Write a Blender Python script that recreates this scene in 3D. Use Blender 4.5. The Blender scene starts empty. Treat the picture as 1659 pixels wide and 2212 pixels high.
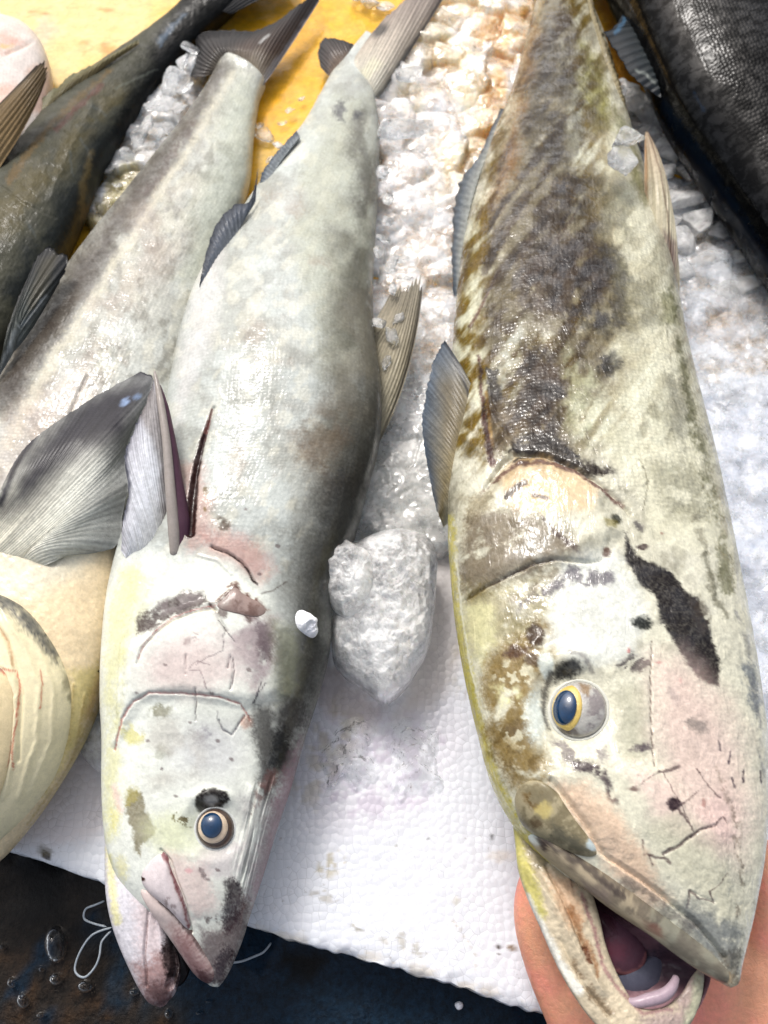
import bpy, math, random
import numpy as np
from mathutils import Vector

# ------------------------------------------------------------------ camera, light, exposure
sc = bpy.context.scene
COL = sc.collection
CAM_H = 0.56
TILT = math.radians(28)
LENS, SENS = 26.0, 34.6
cam_d = bpy.data.cameras.new('camera')
cam = bpy.data.objects.new('camera', cam_d)
COL.objects.link(cam)
cam.location = (0, 0, CAM_H)
cam.rotation_euler = (TILT, 0, 0)
cam_d.sensor_fit = 'VERTICAL'
cam_d.sensor_height = SENS
cam_d.lens = LENS
cam_d.clip_start = 0.01
cam_d.clip_end = 60
cam_d.dof.use_dof = True
cam_d.dof.focus_distance = 0.47
cam_d.dof.aperture_fstop = 9.0
sc.camera = cam

L_DIR = Vector((-0.27, 0.62, 0.80)).normalized()      # towards the light
w = bpy.data.worlds.new('World')
sc.world = w
w.use_nodes = True
wn = w.node_tree
bg = wn.nodes['Background']
sky = wn.nodes.new('ShaderNodeTexSky')
sky.sky_type = 'NISHITA'
sky.sun_disc = False
sky.sun_elevation = math.asin(L_DIR.z)
sky.sun_rotation = math.atan2(L_DIR.x, L_DIR.y)
sky.air_density = 1.0
sky.dust_density = 6.0
sky.ozone_density = 1.0
hs = wn.nodes.new('ShaderNodeHueSaturation')      # thin white cloud
hs.inputs['Saturation'].default_value = 0.5
wn.links.new(sky.outputs[0], hs.inputs['Color'])
wn.links.new(hs.outputs[0], bg.inputs[0])
bg.inputs[1].default_value = 0.15
sun_d = bpy.data.lights.new('sun', 'SUN')
sun_d.energy = 1.35
sun_d.angle = math.radians(15)
sun_d.color = (1.0, 0.97, 0.93)
sun = bpy.data.objects.new('sun', sun_d)
COL.objects.link(sun)
sun.rotation_euler = L_DIR.to_track_quat('Z', 'Y').to_euler()
sc.view_settings.view_transform = 'Standard'
sc.view_settings.look = 'None'
sc.view_settings.gamma = 1
sc.view_settings.exposure = 0.45

# ------------------------------------------------------------------ maths helpers
TV = SENS / 2 / LENS
CT, ST = math.cos(TILT), math.sin(TILT)
def ray(px, py):
    nx = (np.asarray(px, float) - 829.5) / 1106 * TV
    ny = (1106 - np.asarray(py, float)) / 1106 * TV
    return nx, ny * CT + ST, ny * ST - CT
def P(px, py, z):
    a, b, c = ray(px, py)
    k = (np.asarray(z, float) - CAM_H) / c
    return np.stack(np.broadcast_arrays(a * k, b * k, np.asarray(z, float) + 0 * k), -1)
def proj(V):
    x, y, z = V[..., 0], V[..., 1], V[..., 2] - CAM_H
    u = y * CT + z * ST
    d = -(-y * ST + z * CT)
    return 829.5 + x / d / TV * 1106, 1106 - u / d / TV * 1106
def hsh(i, j, seed):
    h = (i.astype(np.int64) * 374761393 + j.astype(np.int64) * 668265263 + seed * 2246822519) & 0xFFFFFFFF
    h = ((h ^ (h >> 13)) * 1274126177) & 0xFFFFFFFF
    h = h ^ (h >> 16)
    return (h & 0xFFFFFF) / float(0xFFFFFF)
def vn(x, y, seed=0):
    xi, yi = np.floor(x), np.floor(y)
    fx, fy = x - xi, y - yi
    fx = fx * fx * (3 - 2 * fx); fy = fy * fy * (3 - 2 * fy)
    a = hsh(xi, yi, seed); b = hsh(xi + 1, yi, seed); c = hsh(xi, yi + 1, seed); d = hsh(xi + 1, yi + 1, seed)
    return (a * (1 - fx) + b * fx) * (1 - fy) + (c * (1 - fx) + d * fx) * fy
def fbm(x, y, seed=0, o=4):
    s = 0; a = .5; t = 0
    for k in range(o):
        s = s + a * vn(x * 2 ** k + 17.3 * k, y * 2 ** k - 9.1 * k, seed + k); t += a; a *= .5
    return s / t
def voro(x, y, seed=0):
    xi, yi = np.floor(x), np.floor(y)
    f1 = np.full(x.shape, 9.); f2 = np.full(x.shape, 9.); idv = np.zeros(x.shape)
    for dx in (-1, 0, 1):
        for dy in (-1, 0, 1):
            cx, cy = xi + dx, yi + dy
            d = np.hypot(cx + hsh(cx, cy, seed) - x, cy + hsh(cx, cy, seed + 7) - y)
            r = hsh(cx, cy, seed + 13)
            near = d < f1
            f2 = np.where(near, f1, np.minimum(f2, d)); idv = np.where(near, r, idv); f1 = np.where(near, d, f1)
    return f1, f2, idv
def shards(x, y, seed=0):
    xi, yi = np.floor(x), np.floor(y)
    f1 = np.full(x.shape, 9.); f2 = f1.copy(); h = np.zeros(x.shape); idv = np.zeros(x.shape)
    for dx in (-1, 0, 1):
        for dy in (-1, 0, 1):
            cx, cy = xi + dx, yi + dy
            ox = x - cx - hsh(cx, cy, seed); oy = y - cy - hsh(cx, cy, seed + 7); d = np.hypot(ox, oy)
            t1 = hsh(cx, cy, seed + 13); hh = .9 * (t1 - .5) + (hsh(cx, cy, seed + 19) - .5) * 1.3 * ox + (hsh(cx, cy, seed + 23) - .5) * 1.3 * oy - .35 * d * d
            near = d < f1; f2 = np.where(near, f1, np.minimum(f2, d)); h = np.where(near, hh, h); idv = np.where(near, t1, idv); f1 = np.where(near, d, f1)
    return h - .16 * np.exp(-(f2 - f1) / .07), idv
def sst(e0, e1, x):
    t = np.clip((x - e0) / (e1 - e0 + 1e-9), 0, 1)
    return t * t * (3 - 2 * t)
def lin(c):
    c = np.asarray(c, float) / 255
    return np.where(c <= .04045, c / 12.92, ((c + .055) / 1.055) ** 2.4)

def seg_d(X, Y, a, b):
    vx, vy = b[0] - a[0], b[1] - a[1]
    t = np.clip(((X - a[0]) * vx + (Y - a[1]) * vy) / (vx * vx + vy * vy + 1e-9), 0, 1)
    return np.hypot(X - a[0] - t * vx, Y - a[1] - t * vy), t
def smooth_pts(pts, n=6, closed=False):
    p = np.array(pts, float)
    m = len(p); out = []
    rng = range(m) if closed else range(m - 1)
    for i in rng:
        p0 = p[(i - 1) % m] if (closed or i > 0) else p[0]
        p1 = p[i]; p2 = p[(i + 1) % m]
        p3 = p[(i + 2) % m] if (closed or i + 2 < m) else p[-1]
        for k in range(n):
            t = k / n
            out.append(.5 * ((2 * p1) + (-p0 + p2) * t + (2 * p0 - 5 * p1 + 4 * p2 - p3) * t * t + (-p0 + 3 * p1 - 3 * p2 + p3) * t ** 3))
    if not closed: out.append(p[-1])
    return np.array(out)
# one mark: shape, position, soft edge, ragged edge, optional streaky texture
def mask(X, Y, m):
    """m: dict(k='p'|'l'|'e', g=..., s=soft, w=warp, t=(fx,fy,ang,lo,hi))"""
    g = m['g']; s = m.get('s', 10); wv = m.get('w', 0)
    if m['k'] == 'e':
        x0, x1, y0, y1 = g[0] - max(g[2:4]), g[0] + max(g[2:4]), g[1] - max(g[2:4]), g[1] + max(g[2:4])
    else:
        q = np.array(g, float); x0, y0 = q.min(0)[:2]; x1, y1 = q.max(0)[:2]
    mg = s + wv + (max(m.get('wd', (0, 0))) if m['k'] == 'l' else 0) + 2
    idx = np.nonzero((X > x0 - mg) & (X < x1 + mg) & (Y > y0 - mg) & (Y < y1 + mg))[0]
    if len(idx) == 0: return idx, None
    x, y = X[idx], Y[idx]
    sd = m.get('seed', int(x0 * 3 + y0) % 1000)
    if wv:
        f = m.get('wf', 1 / max(12, 2.2 * wv))
        x = x + (fbm(x * f, y * f, sd, 4) - .5) * 2 * wv; y2 = y + (fbm(x * f, y * f, sd + 5, 4) - .5) * 2 * wv; y = y2
    if m['k'] == 'e':
        a = math.radians(g[4] if len(g) > 4 else 0)
        dx, dy = x - g[0], y - g[1]
        u = dx * math.cos(a) + dy * math.sin(a); v = -dx * math.sin(a) + dy * math.cos(a)
        r = np.hypot(u / g[2], v / g[3])
        d = (1 - r) * min(g[2], g[3])
        a = sst(-s / 2, s / 2, d)
    elif m['k'] == 'l':
        wd = m['wd']; best = np.full(x.shape, -1e9); n = len(g)
        for i in range(n - 1):
            d, t = seg_d(x, y, g[i], g[i + 1])
            ww = wd[0] + (wd[1] - wd[0]) * (i + t) / (n - 1)
            best = np.maximum(best, ww / 2 - d)
        a = sst(-s / 2, s / 2, best)
    else:
        dm = np.full(x.shape, 1e9); inside = np.zeros(x.shape, bool); n = len(g)
        for i in range(n):
            p, q = g[i], g[(i + 1) % n]
            d, _ = seg_d(x, y, p, q); dm = np.minimum(dm, d)
            c = (p[1] > y) != (q[1] > y)
            inside ^= c & (x < (q[0] - p[0]) * (y - p[1]) / (q[1] - p[1] + 1e-12) + p[0])
        a = sst(-s / 2, s / 2, np.where(inside, dm, -dm))
    if 't' in m:
        fx, fy, an, lo, hi = m['t']; an = math.radians(an)
        u = X[idx] * math.cos(an) + Y[idx] * math.sin(an); v = -X[idx] * math.sin(an) + Y[idx] * math.cos(an)
        a = a * sst(lo, hi, fbm(u * fx, v * fy, sd + 3, 4))
    return idx, a
def pg(c, a, g, s=20, w=8, t=None, **k):
    s = s * 1.25 if s < 40 else s
    return dict(k='p', g=g, c=c, a=a, s=s, w=w, **({'t': t} if t else {}), **k)
def ln(c, a, g, wd=4, s=3, w=1.5, t=None, **k):
    wd = (wd, wd) if not isinstance(wd, tuple) else wd
    return dict(k='l', g=g, c=c, a=a, wd=wd, s=s, w=w, **({'t': t} if t else {}), **k)
def el(c, a, g, s=8, w=4, t=None, **k): return dict(k='e', g=g, c=c, a=a, s=s, w=w, **({'t': t} if t else {}), **k)
def paint(X, Y, base, layers, wet=True):
    C = np.tile(lin(base), (len(X), 1))
    for m in layers:
        i, a = mask(X, Y, m)
        if a is None: continue
        x, y = X[i], Y[i]; g1 = vn(x * .22, y * .22, 3) + vn(x * .45, y * .45, 4) - 1
        kg = min(1, 26 / m.get('s', 10)); a = np.clip(a + g1 * 2.2 * kg * a * (1 - a), 0, 1) * (1 + .2 * kg * g1)
        a = np.clip(a * m['a'], 0, 1)[:, None]
        C[i] = C[i] * (1 - a) + lin(m['c']) * a
    return C ** 1.42 * .88 if wet else C
def relief(X, Y, layers):
    H = np.zeros(len(X))
    for m in layers:
        i, a = mask(X, Y, m)
        if a is not None: H[i] += a * m['a']
    return H

# ------------------------------------------------------------------ object helpers
def link(o, parent=None):
    COL.objects.link(o)
    if parent is not None: o.parent = parent
    return o
def tag(o, label, cat, group=None, kind=None):
    if label: o['label'] = label
    if cat: o['category'] = cat
    if group: o['group'] = group
    if kind: o['kind'] = kind
    return o
def thing(name, loc, label, cat, group=None):
    o = bpy.data.objects.new(name, None)
    o.empty_display_size = .02
    o.location = loc
    link(o); tag(o, label, cat, group)
    return o
def mk(name, V, F, mat, parent=None, col=None, uv=None, extra=None, smooth=True):
    """V (n,3) world coords, F (m,4) or (m,3)"""
    V = np.asarray(V, np.float64).reshape(-1, 3)
    if parent is not None: V = V - np.array(parent.location)
    me = bpy.data.meshes.new(name)
    F = np.asarray(F, np.int32); n, k = F.shape
    me.vertices.add(len(V)); me.vertices.foreach_set('co', V.astype(np.float32).ravel())
    me.loops.add(n * k); me.loops.foreach_set('vertex_index', F.ravel())
    me.polygons.add(n); me.polygons.foreach_set('loop_start', np.arange(0, n * k, k, dtype=np.int32))
    me.polygons.foreach_set('use_smooth', np.full(n, smooth))
    me.update(calc_edges=True)
    if col is not None:
        a = me.attributes.new('Col', 'FLOAT_COLOR', 'POINT')
        a.data.foreach_set('color', np.c_[np.clip(col, 0, 1), np.ones(len(V))].astype(np.float32).ravel())
    for kx, kv in (extra or {}).items():
        a = me.attributes.new(kx, 'FLOAT', 'POINT'); a.data.foreach_set('value', np.asarray(kv, np.float32).ravel())
    if uv is not None:
        u = me.uv_layers.new(name='UVMap'); u.data.foreach_set('uv', uv[F.ravel()].astype(np.float32).ravel())
    me.materials.append(mat)
    me.validate()
    o = bpy.data.objects.new(name, me)
    return link(o, parent)
def gridF(nr, nc, wrap=False):
    i = np.arange(nr - 1)[:, None]; j = np.arange(nc if wrap else nc - 1)[None]
    a = i * nc + j; b = i * nc + (j + 1) % nc
    return np.stack([a, b, b + nc, a + nc], -1).reshape(-1, 4)

# ------------------------------------------------------------------ materials
def newmat(name):
    m = bpy.data.materials.new(name); m.use_nodes = True
    nt = m.node_tree; b = nt.nodes['Principled BSDF']
    return m, nt, b
def N(nt, t, **k):
    n = nt.nodes.new(t)
    for a, v in k.items():
        if a.startswith('i_'):
            key = a[2:]; key = int(key) if key.isdigit() else key.replace('_', ' ')
            n.inputs[key].default_value = v
        else: setattr(n, a, v)
    return n
def ramp(nt, src, lo, hi, a=0., b=1.):
    r = N(nt, 'ShaderNodeMapRange'); r.inputs[1].default_value = lo; r.inputs[2].default_value = hi
    r.inputs[3].default_value = a; r.inputs[4].default_value = b
    nt.links.new(src, r.inputs[0]); return r.outputs[0]
def bump(nt, h, dist, strength=1., prev=None):
    b = N(nt, 'ShaderNodeBump'); b.inputs['Strength'].default_value = strength; b.inputs['Distance'].default_value = dist
    nt.links.new(h, b.inputs['Height'])
    if prev: nt.links.new(prev, b.inputs['Normal'])
    return b.outputs[0]
def noise(nt, vec, scale, detail=4, rough=.55, dist=0):
    n = N(nt, 'ShaderNodeTexNoise'); n.inputs['Scale'].default_value = scale; n.inputs['Detail'].default_value = detail
    n.inputs['Roughness'].default_value = rough; n.inputs['Distortion'].default_value = dist
    nt.links.new(vec, n.inputs['Vector']); return n.outputs['Fac']
def mulcol(nt, col, fac):
    m = N(nt, 'ShaderNodeMix', data_type='RGBA', blend_type='MULTIPLY'); m.inputs[0].default_value = 1
    nt.links.new(col, m.inputs[6]); c = N(nt, 'ShaderNodeCombineColor')
    for k in range(3): nt.links.new(fac, c.inputs[k])
    nt.links.new(c.outputs[0], m.inputs[7]); return m.outputs[2]
def skin(name, scale=330., sb=.00022, rough=(.45, .7), coat=.6, fine=.00012, film=.0004, spec=.12, sss=0.0, aniso=(1, 1), coatr=.08, cior=1.5):
    m, nt, b = newmat(name); L = nt.links
    at = N(nt, 'ShaderNodeAttribute', attribute_name='Col')
    sa = N(nt, 'ShaderNodeAttribute', attribute_name='scl')
    tc = N(nt, 'ShaderNodeTexCoord')
    n1 = noise(nt, tc.outputs['Object'], 45, 5)
    n2 = noise(nt, tc.outputs['Object'], 340, 8, .72)
    f1 = ramp(nt, n1, .3, .7, .90, 1.07); f2 = ramp(nt, n2, .25, .75, .84, 1.12)
    c = mulcol(nt, mulcol(nt, at.outputs['Color'], f1), f2)
    mp = N(nt, 'ShaderNodeMapping'); mp.inputs['Scale'].default_value = (aniso[0], aniso[1], 1)
    L.new(tc.outputs['UV'], mp.inputs[0])
    vo = N(nt, 'ShaderNodeTexVoronoi', voronoi_dimensions='2D'); vo.inputs['Scale'].default_value = scale; vo.inputs['Randomness'].default_value = .5
    L.new(mp.outputs[0], vo.inputs['Vector'])
    dots = ramp(nt, vo.outputs['Distance'], .1, .6, 1.05, .9)
    mxs = N(nt, 'ShaderNodeMix', data_type='FLOAT'); mxs.inputs[2].default_value = 1.
    L.new(sa.outputs['Fac'], mxs.inputs[0]); L.new(dots, mxs.inputs[3])
    c = mulcol(nt, c, mxs.outputs[0])
    L.new(c, b.inputs['Base Color'])
    hm = N(nt, 'ShaderNodeMath', operation='MULTIPLY'); inv = ramp(nt, vo.outputs['Distance'], 0, .7, 1, 0)
    L.new(inv, hm.inputs[0]); L.new(sa.outputs['Fac'], hm.inputs[1])
    n3 = noise(nt, tc.outputs['Object'], 900, 3, .6)
    mp2 = N(nt, 'ShaderNodeMapping'); mp2.inputs['Scale'].default_value = (1, .35, 1); L.new(tc.outputs['Object'], mp2.inputs[0])
    n4 = noise(nt, mp2.outputs[0], 110, 4, .6, .6)
    bb = bump(nt, hm.outputs[0], sb)
    bb = bump(nt, n3, fine, 1, bb)
    bb = bump(nt, n4, film, 1, bb)
    L.new(bb, b.inputs['Normal'])
    n5 = noise(nt, tc.outputs['Object'], 60, 4, .6)
    L.new(ramp(nt, n5, .35, .65, rough[0], rough[1]), b.inputs['Roughness'])
    b.inputs['Specular IOR Level'].default_value = spec
    L.new(ramp(nt, noise(nt, tc.outputs['Object'], 75, 6, .7, .4), .44, .58, coat * .25, coat), b.inputs['Coat Weight']); b.inputs['Coat Roughness'].default_value = coatr
    b.inputs['Coat IOR'].default_value = cior
    cb = bump(nt, n4, film * 1.1, 1); cb = bump(nt, hm.outputs[0], sb * .8, 1, cb)
    L.new(cb, b.inputs['Coat Normal'])
    if sss:
        b.inputs['Subsurface Weight'].default_value = sss; b.inputs['Subsurface Radius'].default_value = (.004, .003, .002); b.inputs['Subsurface Scale'].default_value = 1
    return m
M = {}
M['skin'] = skin('wet_fish_skin')
M['skin_mottled'] = skin('wet_mottled_skin', scale=300, sb=.00024, rough=(.45, .7), coat=1.0, film=.0013, coatr=.05)
M['skin_dark'] = skin('wet_dark_skin', scale=300, sb=.0003, rough=(.5, .7), coat=.16, film=.0006, spec=.08)
M['skin_black'] = skin('wet_black_skin', scale=300, sb=.00026, rough=(.4, .5), coat=.5, film=.0002, fine=.00002, aniso=(1, .7), coatr=.05, spec=.02, cior=1.42)
M['soft'] = skin('wet_soft_flesh', sb=0, rough=(.45, .6), coat=.35, film=.0003)
def finmat():
    m, nt, b = newmat('fin_membrane'); L = nt.links
    at = N(nt, 'ShaderNodeAttribute', attribute_name='Col'); tc = N(nt, 'ShaderNodeTexCoord')
    f = ramp(nt, noise(nt, tc.outputs['Object'], 300, 5, .6), .3, .7, .8, 1.15)
    mp = N(nt, 'ShaderNodeMapping'); mp.inputs['Scale'].default_value = (1, .06, 1); L.new(tc.outputs['UV'], mp.inputs[0])
    rays = noise(nt, mp.outputs[0], 260, 3, .6, .2)
    c = mulcol(nt, mulcol(nt, at.outputs['Color'], f), ramp(nt, rays, .35, .65, .78, 1.15)); L.new(c, b.inputs['Base Color'])
    bb = bump(nt, rays, .0003); bb = bump(nt, noise(nt, tc.outputs['Object'], 700, 3), .0003, 1, bb)
    L.new(bb, b.inputs['Normal']); b.inputs['Roughness'].default_value = .6; b.inputs['Specular IOR Level'].default_value = .12; b.inputs['Coat Weight'].default_value = .12; b.inputs['Coat Roughness'].default_value = .12
    return m
M['fin'] = finmat()
def simple(name, col, rough=.4, coat=0, nz=None, bd=None, spec=.5):
    m, nt, b = newmat(name); L = nt.links
    tc = N(nt, 'ShaderNodeTexCoord')
    rgb = N(nt, 'ShaderNodeRGB'); rgb.outputs[0].default_value = (*lin(col), 1)
    c = rgb.outputs[0]
    if nz: c = mulcol(nt, c, ramp(nt, noise(nt, tc.outputs['Object'], nz[0], 5, .6), .3, .7, nz[1], nz[2]))
    L.new(c, b.inputs['Base Color'])
    if bd: L.new(bump(nt, noise(nt, tc.outputs['Object'], bd[0], 5, .6), bd[1]), b.inputs['Normal'])
    b.inputs['Roughness'].default_value = rough; b.inputs['Coat Weight'].default_value = coat; b.inputs['Specular IOR Level'].default_value = spec
    return m
M['pupil'] = simple('pupil_glass', (10, 46, 78), .04, 1.0, (200, .7, 1.3))  # deep blue stands in for the sky reflected in the pupil
M['thread'] = simple('white_thread', (150, 158, 165), .5)
M['crumb'] = simple('foam_crumb', (245, 246, 250), .6, 0, (500, .95, 1.03), (600, .001))
def icemat(name, trans=(.3, .95), tint=(250, 252, 252), rough=(.1, .3), b1=.0005, frost=60, sss=.8):
    m, nt, b = newmat(name); L = nt.links
    tc = N(nt, 'ShaderNodeTexCoord'); oi = N(nt, 'ShaderNodeObjectInfo'); ge = N(nt, 'ShaderNodeNewGeometry')
    v = ge.outputs['Position']
    rgb = N(nt, 'ShaderNodeRGB'); rgb.outputs[0].default_value = (*lin(tint), 1)
    L.new(mulcol(nt, rgb.outputs[0], ramp(nt, noise(nt, v, 130, 6, .7), .3, .7, .9, 1.06)), b.inputs['Base Color'])
    n = noise(nt, v, frost, 6, .65, .3)
    L.new(ramp(nt, n, .38, .64, trans[1], trans[0]), b.inputs['Transmission Weight'])
    L.new(ramp(nt, noise(nt, v, 160, 4), .3, .7, rough[0], rough[1]), b.inputs['Roughness'])
    b.inputs['IOR'].default_value = 1.31
    b.inputs['Subsurface Weight'].default_value = sss; b.inputs['Subsurface Radius'].default_value = (.022, .024, .025); b.inputs['Subsurface Scale'].default_value = 1
    bb = bump(nt, noise(nt, v, 110, 4, .6), b1 * 3); bb = bump(nt, noise(nt, v, 420, 4, .7), b1, 1, bb)
    L.new(bb, b.inputs['Normal'])
    return m
M['ice'] = icemat('wet_ice', (.6, 1.0), (250, 252, 252), (.04, .2), .0007, 60, .5)
M['melt'] = icemat('melting_ice', (.9, 1.0), (250, 252, 252), (.05, .2), .0005, 60, .2)
M['ice_frost'] = icemat('frosted_ice', (.35, .85), (252, 253, 252), (.04, .18), .0007, 45, .5)
def icebed():
    m, nt, b = newmat('crushed_ice'); L = nt.links
    at = N(nt, 'ShaderNodeAttribute', attribute_name='Col'); tc = N(nt, 'ShaderNodeTexCoord')
    f = ramp(nt, noise(nt, tc.outputs['Object'], 90, 6, .65), .3, .7, .84, 1.08)
    L.new(mulcol(nt, at.outputs['Color'], f), b.inputs['Base Color'])
    vo = N(nt, 'ShaderNodeTexVoronoi', feature='SMOOTH_F1'); vo.inputs['Scale'].default_value = 120; L.new(tc.outputs['Object'], vo.inputs['Vector'])
    bb = bump(nt, noise(nt, tc.outputs['Object'], 90, 4, .6), .0012); bb = bump(nt, noise(nt, tc.outputs['Object'], 300, 5, .7), .0012, 1, bb)
    L.new(bb, b.inputs['Normal'])
    L.new(ramp(nt, noise(nt, tc.outputs['Object'], 150, 3), .35, .65, .1, .5), b.inputs['Roughness'])
    L.new(ramp(nt, noise(nt, tc.outputs['Object'], 45, 5, .65), .4, .62, .1, .68), b.inputs['Transmission Weight']); b.inputs['IOR'].default_value = 1.31; b.inputs['Coat Weight'].default_value = .9; b.inputs['Coat Roughness'].default_value = .06
    b.inputs['Subsurface Weight'].default_value = .9; b.inputs['Subsurface Radius'].default_value = (.025, .027, .028); b.inputs['Subsurface Scale'].default_value = 1
    return m
M['icebed'] = icebed()
def foam():
    m, nt, b = newmat('bead_foam'); L = nt.links
    tc = N(nt, 'ShaderNodeTexCoord'); at = N(nt, 'ShaderNodeAttribute', attribute_name='Col')
    wv = noise(nt, tc.outputs['Object'], 60, 2)
    vo = N(nt, 'ShaderNodeTexVoronoi', voronoi_dimensions='2D', feature='DISTANCE_TO_EDGE'); vo.inputs['Scale'].default_value = 195; vo.inputs['Randomness'].default_value = .75
    vf = N(nt, 'ShaderNodeTexVoronoi', voronoi_dimensions='2D'); vf.inputs['Scale'].default_value = 195; vf.inputs['Randomness'].default_value = .75
    L.new(tc.outputs['Object'], vo.inputs['Vector']); L.new(tc.outputs['Object'], vf.inputs['Vector'])
    edge = ramp(nt, vo.outputs['Distance'], 0, .07, 0, 1)
    cr = N(nt, 'ShaderNodeSeparateColor'); L.new(vf.outputs['Color'], cr.inputs[0])
    # seams between beads carry faint dirt, stronger in places
    st = ramp(nt, noise(nt, tc.outputs['Object'], 28, 5, .65), .42, .68, .03, .32)
    mx = N(nt, 'ShaderNodeMix', data_type='FLOAT'); L.new(edge, mx.inputs[0])
    iv = N(nt, 'ShaderNodeMath', operation='SUBTRACT'); iv.inputs[0].default_value = 1; L.new(st, iv.inputs[1])
    L.new(iv.outputs[0], mx.inputs[2]); mx.inputs[3].default_value = 1
    c = mulcol(nt, at.outputs['Color'], mx.outputs[0])
    c = mulcol(nt, c, ramp(nt, cr.outputs[0], 0, 1, .955, 1.02))
    # small brown grime specks
    gr = noise(nt, tc.outputs['Object'], 210, 4, .7); gr2 = noise(nt, tc.outputs['Object'], 16, 3, .6)
    gm = N(nt, 'ShaderNodeMath', operation='MULTIPLY'); L.new(ramp(nt, gr, .62, .74, 0, 1), gm.inputs[0]); L.new(ramp(nt, gr2, .5, .68, 0, .8), gm.inputs[1])
    mc = N(nt, 'ShaderNodeMix', data_type='RGBA'); L.new(gm.outputs[0], mc.inputs[0]); L.new(c, mc.inputs[6]); mc.inputs[7].default_value = (.17, .13, .08, 1)
    L.new(mc.outputs[2], b.inputs['Base Color'])
    h = ramp(nt, vf.outputs['Distance'], .15, .75, 1, 0)
    bb = bump(nt, h, .00036); bb = bump(nt, noise(nt, tc.outputs['Object'], 500, 4), .00015, 1, bb)
    L.new(bb, b.inputs['Normal'])
    L.new(ramp(nt, noise(nt, tc.outputs['Object'], 22, 4), .4, .6, .25, .55), b.inputs['Roughness'])
    return m
M['foam'] = foam()
def vcol(name, rough=(.2, .5), bd=((60, .002), (400, .0006)), nz=(150, .8, 1.15), coat=.3, spec=.5):
    m, nt, b = newmat(name); L = nt.links
    at = N(nt, 'ShaderNodeAttribute', attribute_name='Col'); tc = N(nt, 'ShaderNodeTexCoord')
    c = mulcol(nt, at.outputs['Color'], ramp(nt, noise(nt, tc.outputs['Object'], nz[0], 6, .65), .3, .7, nz[1], nz[2])); L.new(c, b.inputs['Base Color'])
    bb = None
    for s, d in bd: bb = bump(nt, noise(nt, tc.outputs['Object'], s, 5, .6), d, 1, bb)
    L.new(bb, b.inputs['Normal'])
    L.new(ramp(nt, noise(nt, tc.outputs['Object'], 40, 4), .35, .65, *rough), b.inputs['Roughness'])
    b.inputs['Coat Weight'].default_value = coat; b.inputs['Coat Roughness'].default_value = .1; b.inputs['Specular IOR Level'].default_value = spec
    return m
M['yellow'] = vcol('wet_yellow_board', (.4, .7), ((45, .004), (300, .0008)), (110, .74, 1.12), .25, .15)
M['ground'] = vcol('wet_dark_ground', (.4, .75), ((70, .006), (350, .002)), (230, .4, 1.8), .12, .12)
def handmat():
    m, nt, b = newmat('human_skin'); L = nt.links
    tc = N(nt, 'ShaderNodeTexCoord'); v = tc.outputs['Object']
    mx = N(nt, 'ShaderNodeMix', data_type='RGBA'); mx.inputs[6].default_value = (*lin((222, 160, 126)), 1); mx.inputs[7].default_value = (*lin((232, 146, 128)), 1)
    L.new(ramp(nt, noise(nt, v, 26, 4), .38, .62), mx.inputs[0])
    L.new(mulcol(nt, mx.outputs[2], ramp(nt, noise(nt, v, 420, 6, .7), .3, .7, .86, 1.08)), b.inputs['Base Color'])
    bb = bump(nt, noise(nt, v, 260, 6, .65, .8), .0009); bb = bump(nt, noise(nt, v, 900, 3), .0001, 1, bb); L.new(bb, b.inputs['Normal'])
    b.inputs['Roughness'].default_value = .45; b.inputs['Subsurface Weight'].default_value = .4
    b.inputs['Subsurface Radius'].default_value = (.008, .003, .0015); b.inputs['Subsurface Scale'].default_value = 1
    return m
M['handskin'] = handmat()
M['eyewhite'] = vcol('eyeball', (.15, .3), ((300, .0005), (900, .0002)), (300, .88, 1.08), .8)
def dropmat():
    m, nt, b = newmat('water_drop'); b.inputs['Base Color'].default_value = (.9, .95, 1, 1); b.inputs['Roughness'].default_value = .02
    b.inputs['Transmission Weight'].default_value = 1; b.inputs['IOR'].default_value = 1.33
    return m
M['drop'] = dropmat()

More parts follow.
